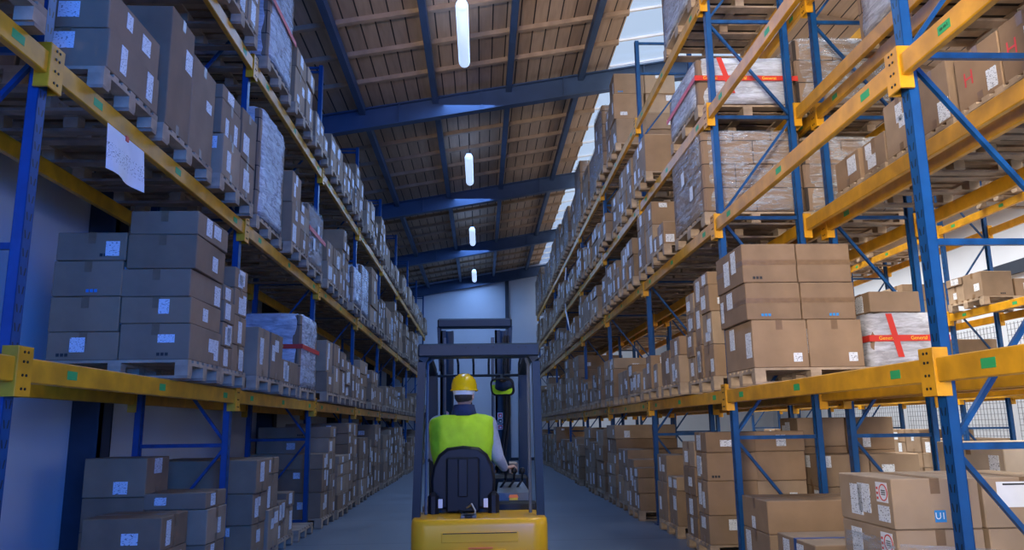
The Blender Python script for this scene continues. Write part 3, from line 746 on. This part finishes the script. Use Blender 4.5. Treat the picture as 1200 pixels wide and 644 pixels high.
def find(rk, lv, bay, slot, layer=None, col=None, row=None):
    for q in BOX:
        L = q['L']
        if (L['rk'], L['lv'], L['bay'], L['slot']) == (rk, lv, bay, slot) and (layer is None or q['layer'] == layer) and (col is None or q['col'] == col) and (row is None or q['row'] == row) and 'obj' in q: return q
def print_on(q, s_, size, mat, x=0, z=None, face='near'):
    if not q: return
    z = q['dz']*.5 if z is None else z
    if face == 'near': text(s_, size, mat, 'printed_lettering', q['obj'], (x, -q['dy']/2-.0015, z), (PI/2, 0, 0))
    else: text(s_, size, mat, 'printed_lettering', q['obj'], (-q['dx']/2-.0015, x, z), (PI/2, 0, -PI/2))
print_on(find('B', 2, -1, 1, 0), 'ONO', .14, 'inkblue', 0, None, 'near')
print_on(find('B', 2, 0, 0, 0, None, 0), 'H', .16, 'red', .1, None, 'side'); print_on(find('B', 2, 0, 0, 0, None, 1), 'H', .16, 'red', .1, None, 'side')
print_on(find('B', 0, 0, 1, 3), 'SRI', .12, 'inkblue', -.15, .2, 'near'); print_on(find('B', 0, 0, 1, 3), '50x60', .05, 'inkblue', -.2, .05, 'near')
print_on(find('R', 0, 0, 1, 1), 'SRI', .06, 'inkblack', .1, .08, 'near')
q = find('R', 0, 0, 0, 2, 0) 
if q:
    b = MB(); b.box(-.02, -q['dy']/2-.002, .04, .05, -q['dy']/2-.0004, .11, 'inkblue'); b.build('printed_mark', q['obj'])
    text('U1', .055, 'white', 'printed_lettering', q['obj'], (.015, -q['dy']/2-.003, .075), (PI/2, 0, 0))

for ly in (2, 1):
    q = find('R', 0, 0, 0, ly, 0)
    if not q: continue
    x = -q['dx']/2-.003; yc = -q['dy']/2+.12
    b = MB(); b.box(x, yc-.07, .15, x+.002, yc+.07, .27, 'paper'); b.build('seal_label', q['obj'])
    b = MB(); nn = 24; c0 = Vector((x-.0012, yc-.02, .21))
    for i in range(nn):
        p0, p1 = [c0+Vector((0, math.cos(2*PI*t/nn), math.sin(2*PI*t/nn)))*.048 for t in (i, i+1)]; b.bar(p0, p1, .007, .002, 'red', up=(1, 0, 0))
    for k in range(3): b.box(x-.002, yc+.042, .165+.03*k, x-.001, yc+.062, .18+.03*k, 'red')
    for k in range(3): b.box(x-.002, yc-.045, .195+.012*k, x-.001, yc+.005, .201+.012*k, 'inkblack')
    b.build('seal_print', q['obj'])
    b = MB(); b.box(x, yc-.075, .035, x+.002, yc+.065, .13, 'label'); b.build('address_label', q['obj'])
q = find('R', 0, 0, 0, 2, 1)
if q:
    b = MB(); b.box(-.18, -q['dy']/2-.003, .12, .02, -q['dy']/2-.001, .27, 'paper'); b.box(-.14, -q['dy']/2-.004, .25, .01, -q['dy']/2-.002, .26, 'inkblack'); b.build('address_label', q['obj'])
# wire mesh panels on the back of the far rack
for i in range(4):
    b = MB(); y0 = YC+BAY*i+.08; x = XC+DEP+.07
    for k in range(36): b.box(x, y0+.098*k, .9, x+.006, y0+.098*k+.006, 3.1, 'grey')
    for k in range(23): b.box(x-.006, y0, .9+.0985*k, x, y0+3.44, .906+.0985*k, 'grey')
    tag(b.build('wire_mesh_panel'), f'grey wire mesh panel on the back of the far rack, {ORD[i]} along', 'mesh panel', 'mesh panels of the far rack')

# loose film round the lower tiers of the floor pallet by the closest post
L = [l for l in LOADS if l.get('wrapbase')][0]
b = MB(); rings = []; rk = random.Random(3)
W = L['y1']-L['y0']
for zi in range(9):
    z = .06+.62*zi/8; r = []
    for i in range(44):
        a = 2*PI*(i+.5)/44; cx_, sy_ = math.cos(a), math.sin(a); p = 12; qq = (abs(cx_)**p+abs(sy_)**p)**(-1/p)
        sag = (-.10*(.5+.5*cx_)) if zi == 8 else 0
        e = .02+rk.uniform(-.003, .010); r.append((L['xc']+cx_*qq*(.55+e), (L['y0']+L['y1'])/2+sy_*qq*(W/2+e), z+sag))
    rings.append(r)
b.loft(rings, 'film', cap=False)
tag(b.build('stretch_film', None, True), 'clear stretch film wound round the lower boxes beside the closest blue post', 'packing film')

# hanging paper sheet on the wall rack beam
t = thing('paper_sheet', 'white paper sheet hanging from the wall rack beam under the second level boxes', 'paper', (XL+.066, 5.0, 3.30))
b = MB(); n = 8
for i in range(n):
    for j in range(n):
        def pt(a, c): y = -.27+.54*a/n; z = .02-.30*c/n; return (.004+.02*math.sin(a*.9)*c/n+.01*c/n, y*(1-.02*c/n), z)
        p = [pt(i, j), pt(i+1, j), pt(i+1, j+1), pt(i, j+1)]; k = len(b.v); b.v += p+[(x+.0015, y, z) for x, y, z in p]; b.mi('label'); b.mi('paper')
        b.f += [(k, k+1, k+2, k+3), (k+7, k+6, k+5, k+4)]; b.m += [1, 0 if 2 < j < 6 else 1]
b.build('sheet', t)
b = MB(); b.box(-.002, -.02, -.005, .012, .02, .03, 'red'); b.build('red_clip', t)

# fire extinguisher and signs on the wall
for zz, yy, lab in ((1.62, 26.0, 'red square fire sign on the white wall behind the wall rack, higher of two'), (1.36, 27.6, 'red square fire sign on the white wall behind the wall rack, lower of two')):
    t = thing('fire_sign', lab, 'sign', (XWL+.012, yy, zz))
    b = MB(); b.bbox(0, -.16, -.16, .012, .16, .16, 'red', .003); b.build('sign_plate', t)
    b = MB(); b.box(.012, -.05, -.09, .014, .03, .05, 'white'); b.box(.012, -.03, .05, .014, .01, .09, 'white'); b.box(.012, .03, .0, .014, .07, .02, 'white'); b.build('pictogram', t)
t = thing('fire_extinguisher', 'red fire extinguisher standing against the wall below the fire signs', 'fire extinguisher', (XWL+.16, 28.9, 0))
b = MB(); b.cyl((0, 0, .3), (0, 0, .8), .09, 'red', n=20); b.ball((0, 0, .8), .09, 'red', n=20); b.build('cylinder', t, True)
b = MB(); b.box(-.1, -.12, 0, .1, .12, .3, 'grey'); b.build('stand', t)
b = MB(); b.cyl((0, 0, .88), (0, 0, .95), .02, 'black'); b.bar((0, -.05, .95), (0, .06, .97), .02, .02, 'black'); b.build('valve', t)
b = MB(); b.tube([(0, .02, .92), (.04, .12, .85), (.03, .13, .55)], .012, 'black'); b.build('hose', t)
# loose white strap hanging from a beam of the double rack
t = MB(); t.tube([(XR-.03, 21.6, LV_R[2]+1.2), (XR-.10, 21.5, LV_R[2]+.6), (XR-.12, 21.2, LV_R[2]-.1), (XR-.08, 20.6, LV_R[2]-.75), (XR-.02, 20.2, LV_R[2]-1.0)], .02, 'paper', n=8)
tag(t.build('loose_strap', None, True), 'pale loose strap hanging down over the beams of the aisle double rack', 'strap')

# ---------------------------------------------------------------- forklift
FK = thing('forklift', 'yellow forklift with dark overhead guard seen from behind in the aisle', 'forklift')
def part(b, name, parent=FK, smooth=False): return b.build(name, parent, smooth)
# counterweight with rounded corners and recesses
b = MB()
def rr(z, x0, x1, y0, y1, r, n=7):
    o = []
    for (cx_, cy_, a0) in ((x1-r, y0+r, -PI/2), (x1-r, y1-r, 0), (x0+r, y1-r, PI/2), (x0+r, y0+r, PI)):
        for i in range(n): a = a0+PI/2*i/(n-1); o.append((cx_+r*math.cos(a), cy_+r*math.sin(a), z))
    return o
b.loft([rr(.16, -.50, .47, 6.05, 6.60, .12), rr(.30, -.535, .50, 6.0, 6.62, .13), rr(.66, -.535, .50, 6.0, 6.62, .13), rr(.70, -.53, .495, 6.008, 6.615, .125), rr(.715, -.515, .48, 6.025, 6.60, .11)], 'yellow2')
cw = part(b, 'counterweight', FK, True)
for p_ in cw.data.polygons: p_.use_smooth = abs(p_.normal.z) < .9
b = MB(); b.bbox(-.30, 5.992, .55, .27, 6.004, .62, 'yellow2', .003); b.box(-.29, 5.990, .612, .26, 5.993, .618, 'black'); b.build('rear_panel', cw)
b = MB(); b.bbox(-.22, 5.985, .30, .18, 6.01, .50, 'yellow2', .01); b.build('rear_cover', cw)
b = MB(); b.box(-.10, 5.980, .505, .08, 6.004, .515, 'redlabel'); b.build('warning_strip', cw)
b = MB(); b.cyl((-.10, 6.1, .70), (-.10, 6.1, .735), .05, 'black', n=16); b.bbox(-.16, 6.06, .715, -.04, 6.2, .735, 'grey', .004); b.build('latch', cw)
# chassis
b = MB(); b.bbox(-.50, 6.6, .12, .47, 7.7, .50, 'yellow2', .02); b.bbox(-.49, 6.62, .50, .46, 6.95, .66, 'black', .02); b.bbox(-.47, 7.35, .50, .44, 7.7, .95, 'black', .03); part(b, 'chassis')
b = MB(); b.bbox(-.47, 6.95, .48, .44, 7.4, .52, 'black', .005); part(b, 'floor_plate')
# overhead guard
b = MB()
def gpost(x0b, x0t, sx_):
    pts = [(x0b, 6.22, .69), (x0t, 6.22, 1.90), (x0t+sx_*.035, 6.235, 1.965), (x0t+sx_*.10, 6.25, 1.985)]
    for i in range(3): b.bar(pts[i], pts[i+1], .062, .075, 'guard', up=(0, 1, 0))
gpost(-.505, -.47, 1); gpost(.455, .44, -1)
b.bbox(-.50, 6.17, 1.94, .47, 6.29, 2.045, 'guard', .012)
part(b, 'guard_rear_frame')
for sx_, x in ((1, -.455), (-1, .40)):
    b = MB(); b.bar((x, 6.25, 2.00), (x, 7.42, 1.90), .07, .07, 'guard'); part(b, 'guard_side_rail')
    b = MB(); b.bar((x, 7.42, 1.90), (x+.01*sx_, 7.50, .62), .085, .08, 'guard', up=(0, 1, 0)); part(b, 'guard_front_post')
b = MB(); b.cyl((-.46, 7.42, 1.87), (.40, 7.42, 1.87), .013, 'guard'); part(b, 'guard_front_bar')
for i in range(6):
    x = -.36+.145*i
    b = MB(); b.tube([(x, 7.42, 1.87), (x, 7.40, 1.98), (x, 6.9, 2.02), (x, 6.28, 2.03)], .011, 'guard', n=8); part(b, 'guard_roof_bar')
b = MB(); b.box(-.43, 6.27, 1.935, .40, 6.33, 1.95, 'guard'); part(b, 'guard_inner_trim')
b = MB()
for x in (-.40, -.12, -.02, .10, .30, .36): b.cyl((x, 6.168, 2.01), (x, 6.172, 2.01), .008, 'black', n=8)
part(b, 'guard_bolt_holes').name = 'bolt_hole'
b = MB(); b.tube([(-.37, 6.3, 1.95), (-.43, 6.32, 1.90), (-.44, 6.33, .72)], .012, 'grey'); part(b, 'grab_rail')
b = MB(); b.tube([(.36, 6.3, 1.95), (.385, 6.32, 1.88), (.385, 6.33, .72)], .014, 'grey'); part(b, 'grab_rail')
# mast
mast = link('mast', None, FK)
for x in (-.345, .21):
    b = MB(); b.box(x-.065, 7.86, .08, x-.045, 7.98, 2.36, 'guard'); b.box(x-.065, 7.86, .08, x-.01, 7.875, 2.36, 'guard'); b.box(x+.045, 7.90, .08, x+.065, 8.02, 2.36, 'guard'); b.box(x-.02, 7.93, .08, x+.055, 7.95, 2.36, 'guard'); part(b, 'mast_rail', mast)
    b = MB(); b.cyl((x-.02+(.0 if x < 0 else -.07), 7.84, .3), (x-.02+(.0 if x < 0 else -.07), 7.84, 2.28), .016, 'grey'); part(b, 'lift_cylinder', mast)
b = MB(); b.bbox(-.44, 7.84, 2.385, .32, 7.98, 2.48, 'guard', .015); b.bar((-.425, 7.9, 2.40), (-.405, 7.9, 1.95), .04, .05, 'guard', up=(0, 1, 0)); b.bar((.305, 7.9, 2.40), (.285, 7.9, 1.95), .04, .05, 'guard', up=(0, 1, 0)); part(b, 'mast_crossbar', mast)
b = MB(); b.tube([(.25, 7.84, 2.3), (.255, 7.82, 1.5), (.20, 7.8, 1.1), (.215, 7.78, .7)], .014, 'rubber'); b.tube([(.28, 7.84, 2.3), (.285, 7.82, 1.5), (.23, 7.8, 1.1)], .012, 'rubber'); part(b, 'hydraulic_hose', mast)
for i, (x, z, m_) in enumerate(((-.35, 1.52, 'white'), (-.35, 1.455, 'white'), (.19, 1.50, 'red'), (.19, 1.445, 'inkblack'), (.19, 1.385, 'red'))):
    b = MB()
    if x < 0: b.cyl((x, 7.856, z), (x, 7.852, z), .028, 'white', n=18); b.cyl((x, 7.852, z), (x, 7.8505, z), .023, 'red', n=18); b.cyl((x, 7.8505, z), (x, 7.849, z), .017, 'white', n=18); b.box(x-.004, 7.847, z-.012, x+.004, 7.849, z+.012, 'inkblack')
    else: b.box(x-.025, 7.84, z-.025, x+.025, 7.845, z+.025, 'white'); b.box(x-.020, 7.838, z-.020, x+.020, 7.840, z+.020, m_); b.box(x-.006, 7.836, z-.010, x+.010, 7.838, z+.004, 'white')
    part(b, 'warning_sticker', mast)
b = MB(); b.bbox(-.36, 8.02, .12, .24, 8.07, .25, 'black', .005); b.bbox(-.36, 8.02, .45, .24, 8.07, .55, 'black', .005); b.box(-.34, 8.02, .2, -.30, 8.05, 1.0, 'black'); b.box(.18, 8.02, .2, .22, 8.05, 1.0, 'black'); b.box(-.34, 8.02, .96, .22, 8.05, 1.0, 'black'); part(b, 'fork_carriage', mast)
for x in (-.30, .12):
    b = MB(); b.bbox(x, 8.07, .10, x+.10, 8.11, .55, 'black', .005); b.hexa([(x, 8.09, .06), (x+.10, 8.09, .06), (x+.10, 9.25, .075), (x, 9.25, .075), (x, 8.09, .10), (x+.10, 8.09, .10), (x+.10, 9.25, .085), (x, 9.25, .085)], 'black'); part(b, 'fork', mast)
# wheels
for (x, y, r, wd) in ((-.50, 7.55, .23, .16), (.32, 7.55, .23, .16), (-.12, 6.3, .16, .12), (-.02, 6.3, .16, .12)):
    b = MB(); b.cyl((x, y, r), (x+wd, y, r), r, 'rubber', n=28); wh = part(b, 'wheel', FK, False)
    b = MB(); b.cyl((x-.004, y, r), (x+wd+.004, y, r), r*.55, 'steel', n=20); b.build('rim', wh)
# seat: tall rounded back, inner rib panel, cushion, arm pads
b = MB()
def seatring(y, s_, o=0):
    pts = []
    prof = [(-.20, .74), (-.255, .84), (-.265, .96), (-.245, 1.08), (-.20, 1.17), (-.13, 1.225), (0, 1.24), (.13, 1.225), (.20, 1.17), (.245, 1.08), (.265, .96), (.255, .84), (.20, .74)]
    return [(-.15+x*s_, y+.06*((z-.98)/.26)**2*-.0, .98+(z-.98)*s_) for x, z in prof]
b.loft([seatring(6.44, .90), seatring(6.455, .975), seatring(6.49, 1.0), seatring(6.53, .97), seatring(6.545, .86)], 'vinyl')
seat = part(b, 'seat_backrest', FK, True); seat.data.polygons[-1].use_smooth = False; seat.data.polygons[-2].use_smooth = False
b = MB(); b.bbox(-.285, 6.405, .72, -.015, 6.445, 1.15, 'black', .015); b.bbox(-.19, 6.392, .84, -.11, 6.41, 1.14, 'vinyl', .008); b.build('back_shell', seat)
b = MB(); b.bbox(-.40, 6.50, .66, .10, 7.0, .80, 'vinyl', .04); part(b, 'seat_cushion')
b = MB(); b.bbox(-.40, 6.40, .64, .10, 6.98, .70, 'black', .015); part(b, 'seat_base')
for x in (-.43, .05): b = MB(); b.bbox(x, 6.38, .68, x+.09, 6.52, .88, 'vinyl', .03); part(b, 'hip_restraint')
for x in (-.345, .015): b = MB(); b.bbox(x, 6.37, .76, x+.035, 6.385, .83, 'white', .003); part(b, 'belt_label')
b = MB(); b.tube([(-.52, 6.35, .72), (-.50, 6.36, 1.0), (-.47, 6.4, 1.4), (-.45, 6.5, 1.5)], .02, 'black'); part(b, 'rear_grab_hose')
b = MB(); b.tube([(-.12, 6.38, .76), (-.08, 6.36, .79), (-.05, 6.34, .74), (-.06, 6.32, .70)], .008, 'steel'); b.tube([(-.18, 6.38, .74), (-.15, 6.34, .72), (-.10, 6.33, .71)], .01, 'black'); part(b, 'seat_linkage')
# side console with hydraulic levers
b = MB(); b.hexa([(.10, 6.72, .60), (.45, 6.72, .60), (.45, 7.15, .60), (.10, 7.15, .60), (.13, 6.74, .84), (.41, 6.74, .84), (.37, 7.15, .90), (.15, 7.15, .90)], 'grey')
con = part(b, 'lever_console')
b = MB(); b.bbox(.08, 6.60, .62, .46, 6.72, .78, 'black', .02); b.bbox(.16, 6.585, .66, .38, 6.605, .69, 'grey', .004); b.build('console_rear', con)
b = MB(); b.hexa([(.225, 6.728, .80), (.31, 6.728, .80), (.31, 6.733, .80), (.225, 6.733, .80), (.235, 6.735, .825), (.30, 6.735, .825), (.30, 6.74, .825), (.235, 6.74, .825)], 'redlabel'); b.box(.232, 6.724, .782, .303, 6.730, .80, 'inkyellow'); b.build('orange_label', con)
LEV = []
for i, x in enumerate((.21, .285, .355)):
    base = (x-.05, 6.95, .86); mid = (x+.0, 6.96, .93); top = (x+.0, 6.93, 1.01)
    b = MB(); b.tube([base, mid, top], .010, 'black'); lv = b.build('lever', con, True)
    b = MB(); b.ball(top, .026, 'black', n=14, sc=(1, 1, 1.15)); b.build('knob', lv, True); LEV.append(top)
# steering column and wheel
b = MB(); b.cyl((-.17, 7.45, .85), (-.17, 7.25, 1.02), .03, 'black'); st = part(b, 'steering_column')
b = MB(); nn = 28; cen = Vector((-.17, 7.24, 1.03)); ax1 = Vector((1, 0, 0)); ax2 = Vector((0, .62, .78))
pts = [cen+(ax1*math.cos(2*PI*i/nn)+ax2*math.sin(2*PI*i/nn))*.16 for i in range(nn)]
b.tube(pts+[pts[0]], .014, 'black', n=8); b.cyl(cen-ax1*.15, cen+ax1*.15, .01, 'black'); b.build('steering_wheel', st, True)
b = MB(); b.cyl((-.04, 7.0, 1.30), (-.04, 7.0, 1.30+.05), .02, 'black')
# mirror aimed at the driver's face
mc = Vector((.195, 7.15, 1.745)); face = Vector((-.11, 6.84, 1.53)); nrm = ((face-mc).normalized()+(Vector((0, 0, CAM_H))-mc).normalized()).normalized()
mr = link('rear_view_mirror', None, FK, tuple(mc)); mr.rotation_euler = nrm.to_track_quat('Z', 'Y').to_euler()
def rrect(w_, h_, r, z, n=6): return [(x, y, z) for x, y, _ in rr(0, -w_/2, w_/2, -h_/2, h_/2, r, n)]
b = MB(); b.loft([rrect(.21, .145, .045, -.03), rrect(.23, .165, .05, -.01), rrect(.23, .165, .05, .0), rrect(.205, .14, .042, .004)], 'black'); b.build('mirror_housing', mr, False)
b = MB(); b.loft([rrect(.195, .13, .04, .0045), rrect(.195, .13, .04, .0055)], 'mirror'); b.build('mirror_glass', mr)
b = MB(); b.cyl((.195, 7.19, 1.80), (.195, 7.40, 1.87), .012, 'black'); b.bbox(.14, 7.17, 1.805, .25, 7.22, 1.83, 'black', .006); part(b, 'mirror_bracket')

# load on the forks
t = thing('pallet', 'wooden pallet raised on the forks ahead of the forklift', 'pallet', (-.05, 8.75, .11)); t.scale = (.9, 1, 1)
link('deck', PT, t); link('bottom_board', PB, t)
for x in (-1, 0, 1):
    for y in (-1, 0, 1): link('block', PK, t, (x*(PD/2-.05), y*(PW/2-.06), 0))
for i, (x, y, z, dx, dy, dz, m_) in enumerate(((.16, 8.75, .256, .50, .9, .34, 'card2'), (-.36, 8.75, .256, .50, .9, .34, 'card2'), (.20, 8.72, .60, .42, .7, .26, 'card2'), (.26, 8.7, .864, .26, .4, .14, 'card2'))):
    b = MB(); b.bbox(-dx/2, -dy/2, 0, dx/2, dy/2, dz, m_, .006)
    o = tag(link('cardboard_box', b.mesh('cardboard_box'), None, (x, y, z)), ['pale box on the fork pallet, bottom layer under the levers side', 'pale box on the fork pallet, bottom layer under the steering wheel side', 'pale box in the middle tier on the fork pallet', 'small pale box topping the load on the fork pallet beyond the driver hand'][i], 'box', 'boxes on the forks')
    b = MB(); b.box(-.03, -dy/2, dz, .03, dy/2, dz+.001, 'tape'); b.box(-.03, -dy/2-.001, dz-.08, .03, -dy/2, dz, 'tape'); b.build('packing_tape', o)

# ---------------------------------------------------------------- the driver
def capsules(segs, mb, mat='skin', n=16):
    for p, q, r1, r2 in segs:
        mb.cyl(p, q, r1, mat, r2, n=n); mb.ball(p, r1, mat, n=n); mb.ball(q, r2, mat, n=n)
def remesh(o, v, it=6, fac=.5):
    md = o.modifiers.new('join', 'REMESH'); md.mode = 'VOXEL'; md.voxel_size = v; md.use_smooth_shade = True
    sm = o.modifiers.new('soften', 'SMOOTH'); sm.iterations = it; sm.factor = fac
def oval(c, rx, ry, n=24, p=2.3, tilt=0):
    o = []
    for i in range(n):
        a = 2*PI*i/n; ca, sa = math.cos(a), math.sin(a); q = (abs(ca)**p+abs(sa)**p)**(-1/p)
        o.append((c[0]+ca*q*rx, c[1]+sa*q*ry, c[2]+tilt*ca*q*rx))
    return o
HC = Vector((-.145, 6.73, 1.665))         # head centre
yawh = -.30                               # head turned slightly to the lever side
def hp(x, y, z): a, b_ = math.cos(yawh), math.sin(yawh); return (HC.x+x*a-y*b_, HC.y+x*b_+y*a, HC.z+z)
b = MB()
# head: skull, jaw, brow, nose, lips, ears
b.ball(HC, 1, 'skin', n=24, sc=(.077, .094, .105)) 
for (x, y, z, s_) in ((0, .035, -.045, (.058, .062, .072)), (0, .055, -.09, (.036, .035, .028)), (0, .082, .018, (.05, .016, .014)), (0, .103, -.022, (.012, .020, .020)), (0, .096, -.005, (.009, .014, .03)),
                    (0, .090, -.060, (.022, .014, .008)), (0, .088, -.071, (.019, .013, .007)), (.078, .0, -.012, (.012, .02, .032)), (-.078, .0, -.012, (.012, .02, .032)), (.045, .065, -.03, (.022, .02, .022)), (-.045, .065, -.03, (.022, .02, .022))):
    b.ball(hp(x, y, z), 1, 'skin', n=14, sc=s_)
SHR, SHL = (.055, 6.74, 1.40), (-.365, 6.74, 1.405)
ELR, WRR = (.135, 6.76, 1.14), (.20, 6.90, 1.035)
ELL, WRL = (-.40, 6.90, 1.15), (-.27, 7.10, 1.08)
capsules([((-.145, 6.74, 1.42), HC, .06, .055), ((-.15, 6.72, .86), (-.15, 6.72, 1.10), .14, .13), ((-.15, 6.72, 1.10), (-.15, 6.73, 1.36), .13, .12), (SHL, SHR, .07, .07),
          (SHR, ELR, .058, .045), (ELR, WRR, .042, .030), (SHL, ELL, .058, .045), (ELL, WRL, .042, .030),
          ((-.23, 6.80, .86), (-.28, 7.18, .90), .085, .062), ((-.28, 7.18, .90), (-.28, 7.30, .62), .055, .04), ((-.07, 6.80, .86), (-.04, 7.18, .90), .085, .062), ((-.04, 7.18, .90), (-.04, 7.30, .62), .055, .04)], b)
def hand(wr, dirv, up_, curl_to, side):
    """palm, four bent fingers of different lengths and a thumb"""
    w0 = Vector(wr); d = Vector(dirv).normalized(); u = Vector(up_).normalized(); s_ = d.cross(u).normalized()*side
    u = s_.cross(d)*side
    for k in range(4): capsules([(w0+d*.01+s_*(-.024+.016*k), w0+d*.085+s_*(-.030+.020*k), .015, .0125)], b, n=10)
    for k, ln in enumerate((.9, 1.0, .95, .78)):
        a0 = w0+d*.085+s_*(-.030+.020*k); a1 = a0+(d*.7-u*.55).normalized()*.036*ln; a2 = a1+(d*.1-u).normalized()*.026*ln; a3 = a2+(-d*.6-u*.7).normalized()*.020*ln
        capsules([(a0, a1, .0102, .0094), (a1, a2, .0094, .0086), (a2, a3, .0086, .0078)], b, n=8)
    t0 = w0+d*.03-s_*.030; t1 = t0+(d*.5-s_*.5-u*.5).normalized()*.038; t2 = t1+(d*.7-u*.6+s_*.1).normalized()*.030
    capsules([(t0, t1, .0125, .0108), (t1, t2, .0108, .0092)], b, n=8)
hand(WRR, (.40, .35, .06), (-.1, .1, 1), None, 1)
hand(WRL, (.55, .75, -.05), (0, 0, 1), None, -1)
# shoes hidden by the cab, feet on the floor plate
capsules([((-.28, 7.26, .575), (-.28, 7.38, .565), .04, .035), ((-.04, 7.26, .575), (-.04, 7.38, .565), .04, .035)], b)
per = tag(b.build('person', None, True), 'seated person in yellow helmet and lime vest driving the forklift', 'person')
remesh(per, .0055, 5)
b = MB()                                   # grey long sleeved sweater
capsules([((-.15, 6.72, .95), (-.15, 6.73, 1.32), .155, .14), (SHL, SHR, .088, .088), (SHR, ELR, .078, .058), (ELR, tuple(Vector(ELR).lerp(Vector(WRR), .92)), .057, .040), (SHL, ELL, .078, .058), (ELL, tuple(Vector(ELL).lerp(Vector(WRL), .92)), .057, .040)], b, 'shirt')
o = b.build('sweater', per, True); remesh(o, .010, 8)
b = MB(); capsules([((-.15, 6.70, .83), (-.15, 6.74, .84), .15, .14), ((-.23, 6.80, .88), (-.28, 7.18, .91), .10, .075), ((-.28, 7.18, .91), (-.28, 7.29, .64), .068, .055), ((-.07, 6.80, .88), (-.04, 7.18, .91), .10, .075), ((-.04, 7.18, .91), (-.04, 7.29, .64), .068, .055)], b, 'jeans')
o = b.build('trousers', per, True); remesh(o, .011, 6)
b = MB()
for x in (-.28, -.04): b.bbox(x-.045, 7.22, .525, x+.045, 7.46, .60, 'black', .02)
b.build('shoes', per)
# hi-vis vest: boxy shell with square shoulders and loose armholes
b = MB(); cx0 = -.165
prof = [(.84, .215, .150), (.95, .225, .165), (1.05, .235, .170), (1.15, .250, .168), (1.23, .265, .165), (1.30, .272, .160), (1.37, .276, .150), (1.43, .276, .138), (1.466, .262, .118), (1.488, .20, .092), (1.500, .105, .078)]
b.loft([oval((cx0, 6.725, z), rx, ry, 36, 3.0) for z, rx, ry in prof], 'hivis')
o = b.build('hi_vis_vest', per, True)
dm = bpy.data.textures.new('folds', 'CLOUDS'); dm.noise_scale = .16
sb = o.modifiers.new('detail', 'SUBSURF'); sb.levels = 2; sb.render_levels = 2
ds = o.modifiers.new('folds', 'DISPLACE'); ds.texture = dm; ds.strength = .035; ds.mid_level = .5
b = MB(); b.loft([oval((-.15, 6.735, 1.485), .115, .105), oval((-.147, 6.735, 1.53), .100, .10), oval((-.146, 6.735, 1.575), .088, .092), oval((-.146, 6.737, 1.58), .07, .075)], 'navy')
o = b.build('jacket_collar', per, True)
# hair at the nape
b = MB(); b.ball(hp(0, -.014, -.012), 1, 'hair', n=24, sc=(.081, .090, .072)); b.build('hair', per, True)
# beard seen in the mirror
b = MB(); b.ball(hp(0, .045, -.078), 1, 'hair', n=16, sc=(.056, .056, .042)); b.build('beard', per, True)
for s_ in (-1, 1):
    b = MB(); b.ball(hp(s_*.030, .082, .0), .0125, 'white', n=12); b.ball(hp(s_*.030, .091, .0), .006, 'inkblack', n=10); b.build('eye', per, True)
# helmet: dome, centre ribs, brim, peak, headband
hm = link('safety_helmet', None, per, tuple(HC+Vector((0, 0, .045)))); hm.rotation_euler = (0, 0, yawh)
b = MB(); rings = []
for (z, rx, ry) in ((-.015, .118, .138), (-.008, .118, .138), (.0, .108, .128), (.04, .106, .126), (.08, .095, .114), (.108, .072, .088), (.124, .042, .053), (.130, .012, .016)): rings.append(oval((0, 0, z), rx, ry, 32, 2.1))
b.loft(rings, 'helmet'); b.build('shell', hm, True)
for i in range(5):
    x = -.036+.018*i; b = MB(); pts = []
    for j in range(11):
        a = PI*(.12+.76*j/10); zz = .132*math.sin(a)*(1-abs(x)*.9); pts.append((x, -.116*math.cos(a), zz))
    b.tube(pts, .0058, 'helmet', n=8); b.build('rib', hm, True)
b = MB(); b.loft([oval((0, .085, -.018), .085, .085, 24), oval((0, .088, -.010), .088, .088, 24)], 'helmet'); b.build('peak', hm)
b = MB(); b.loft([oval((0, -.004, -.050), .084, .098, 28), oval((0, -.004, -.012), .092, .108, 28)], 'white', cap=False); b.build('headband', hm, True)
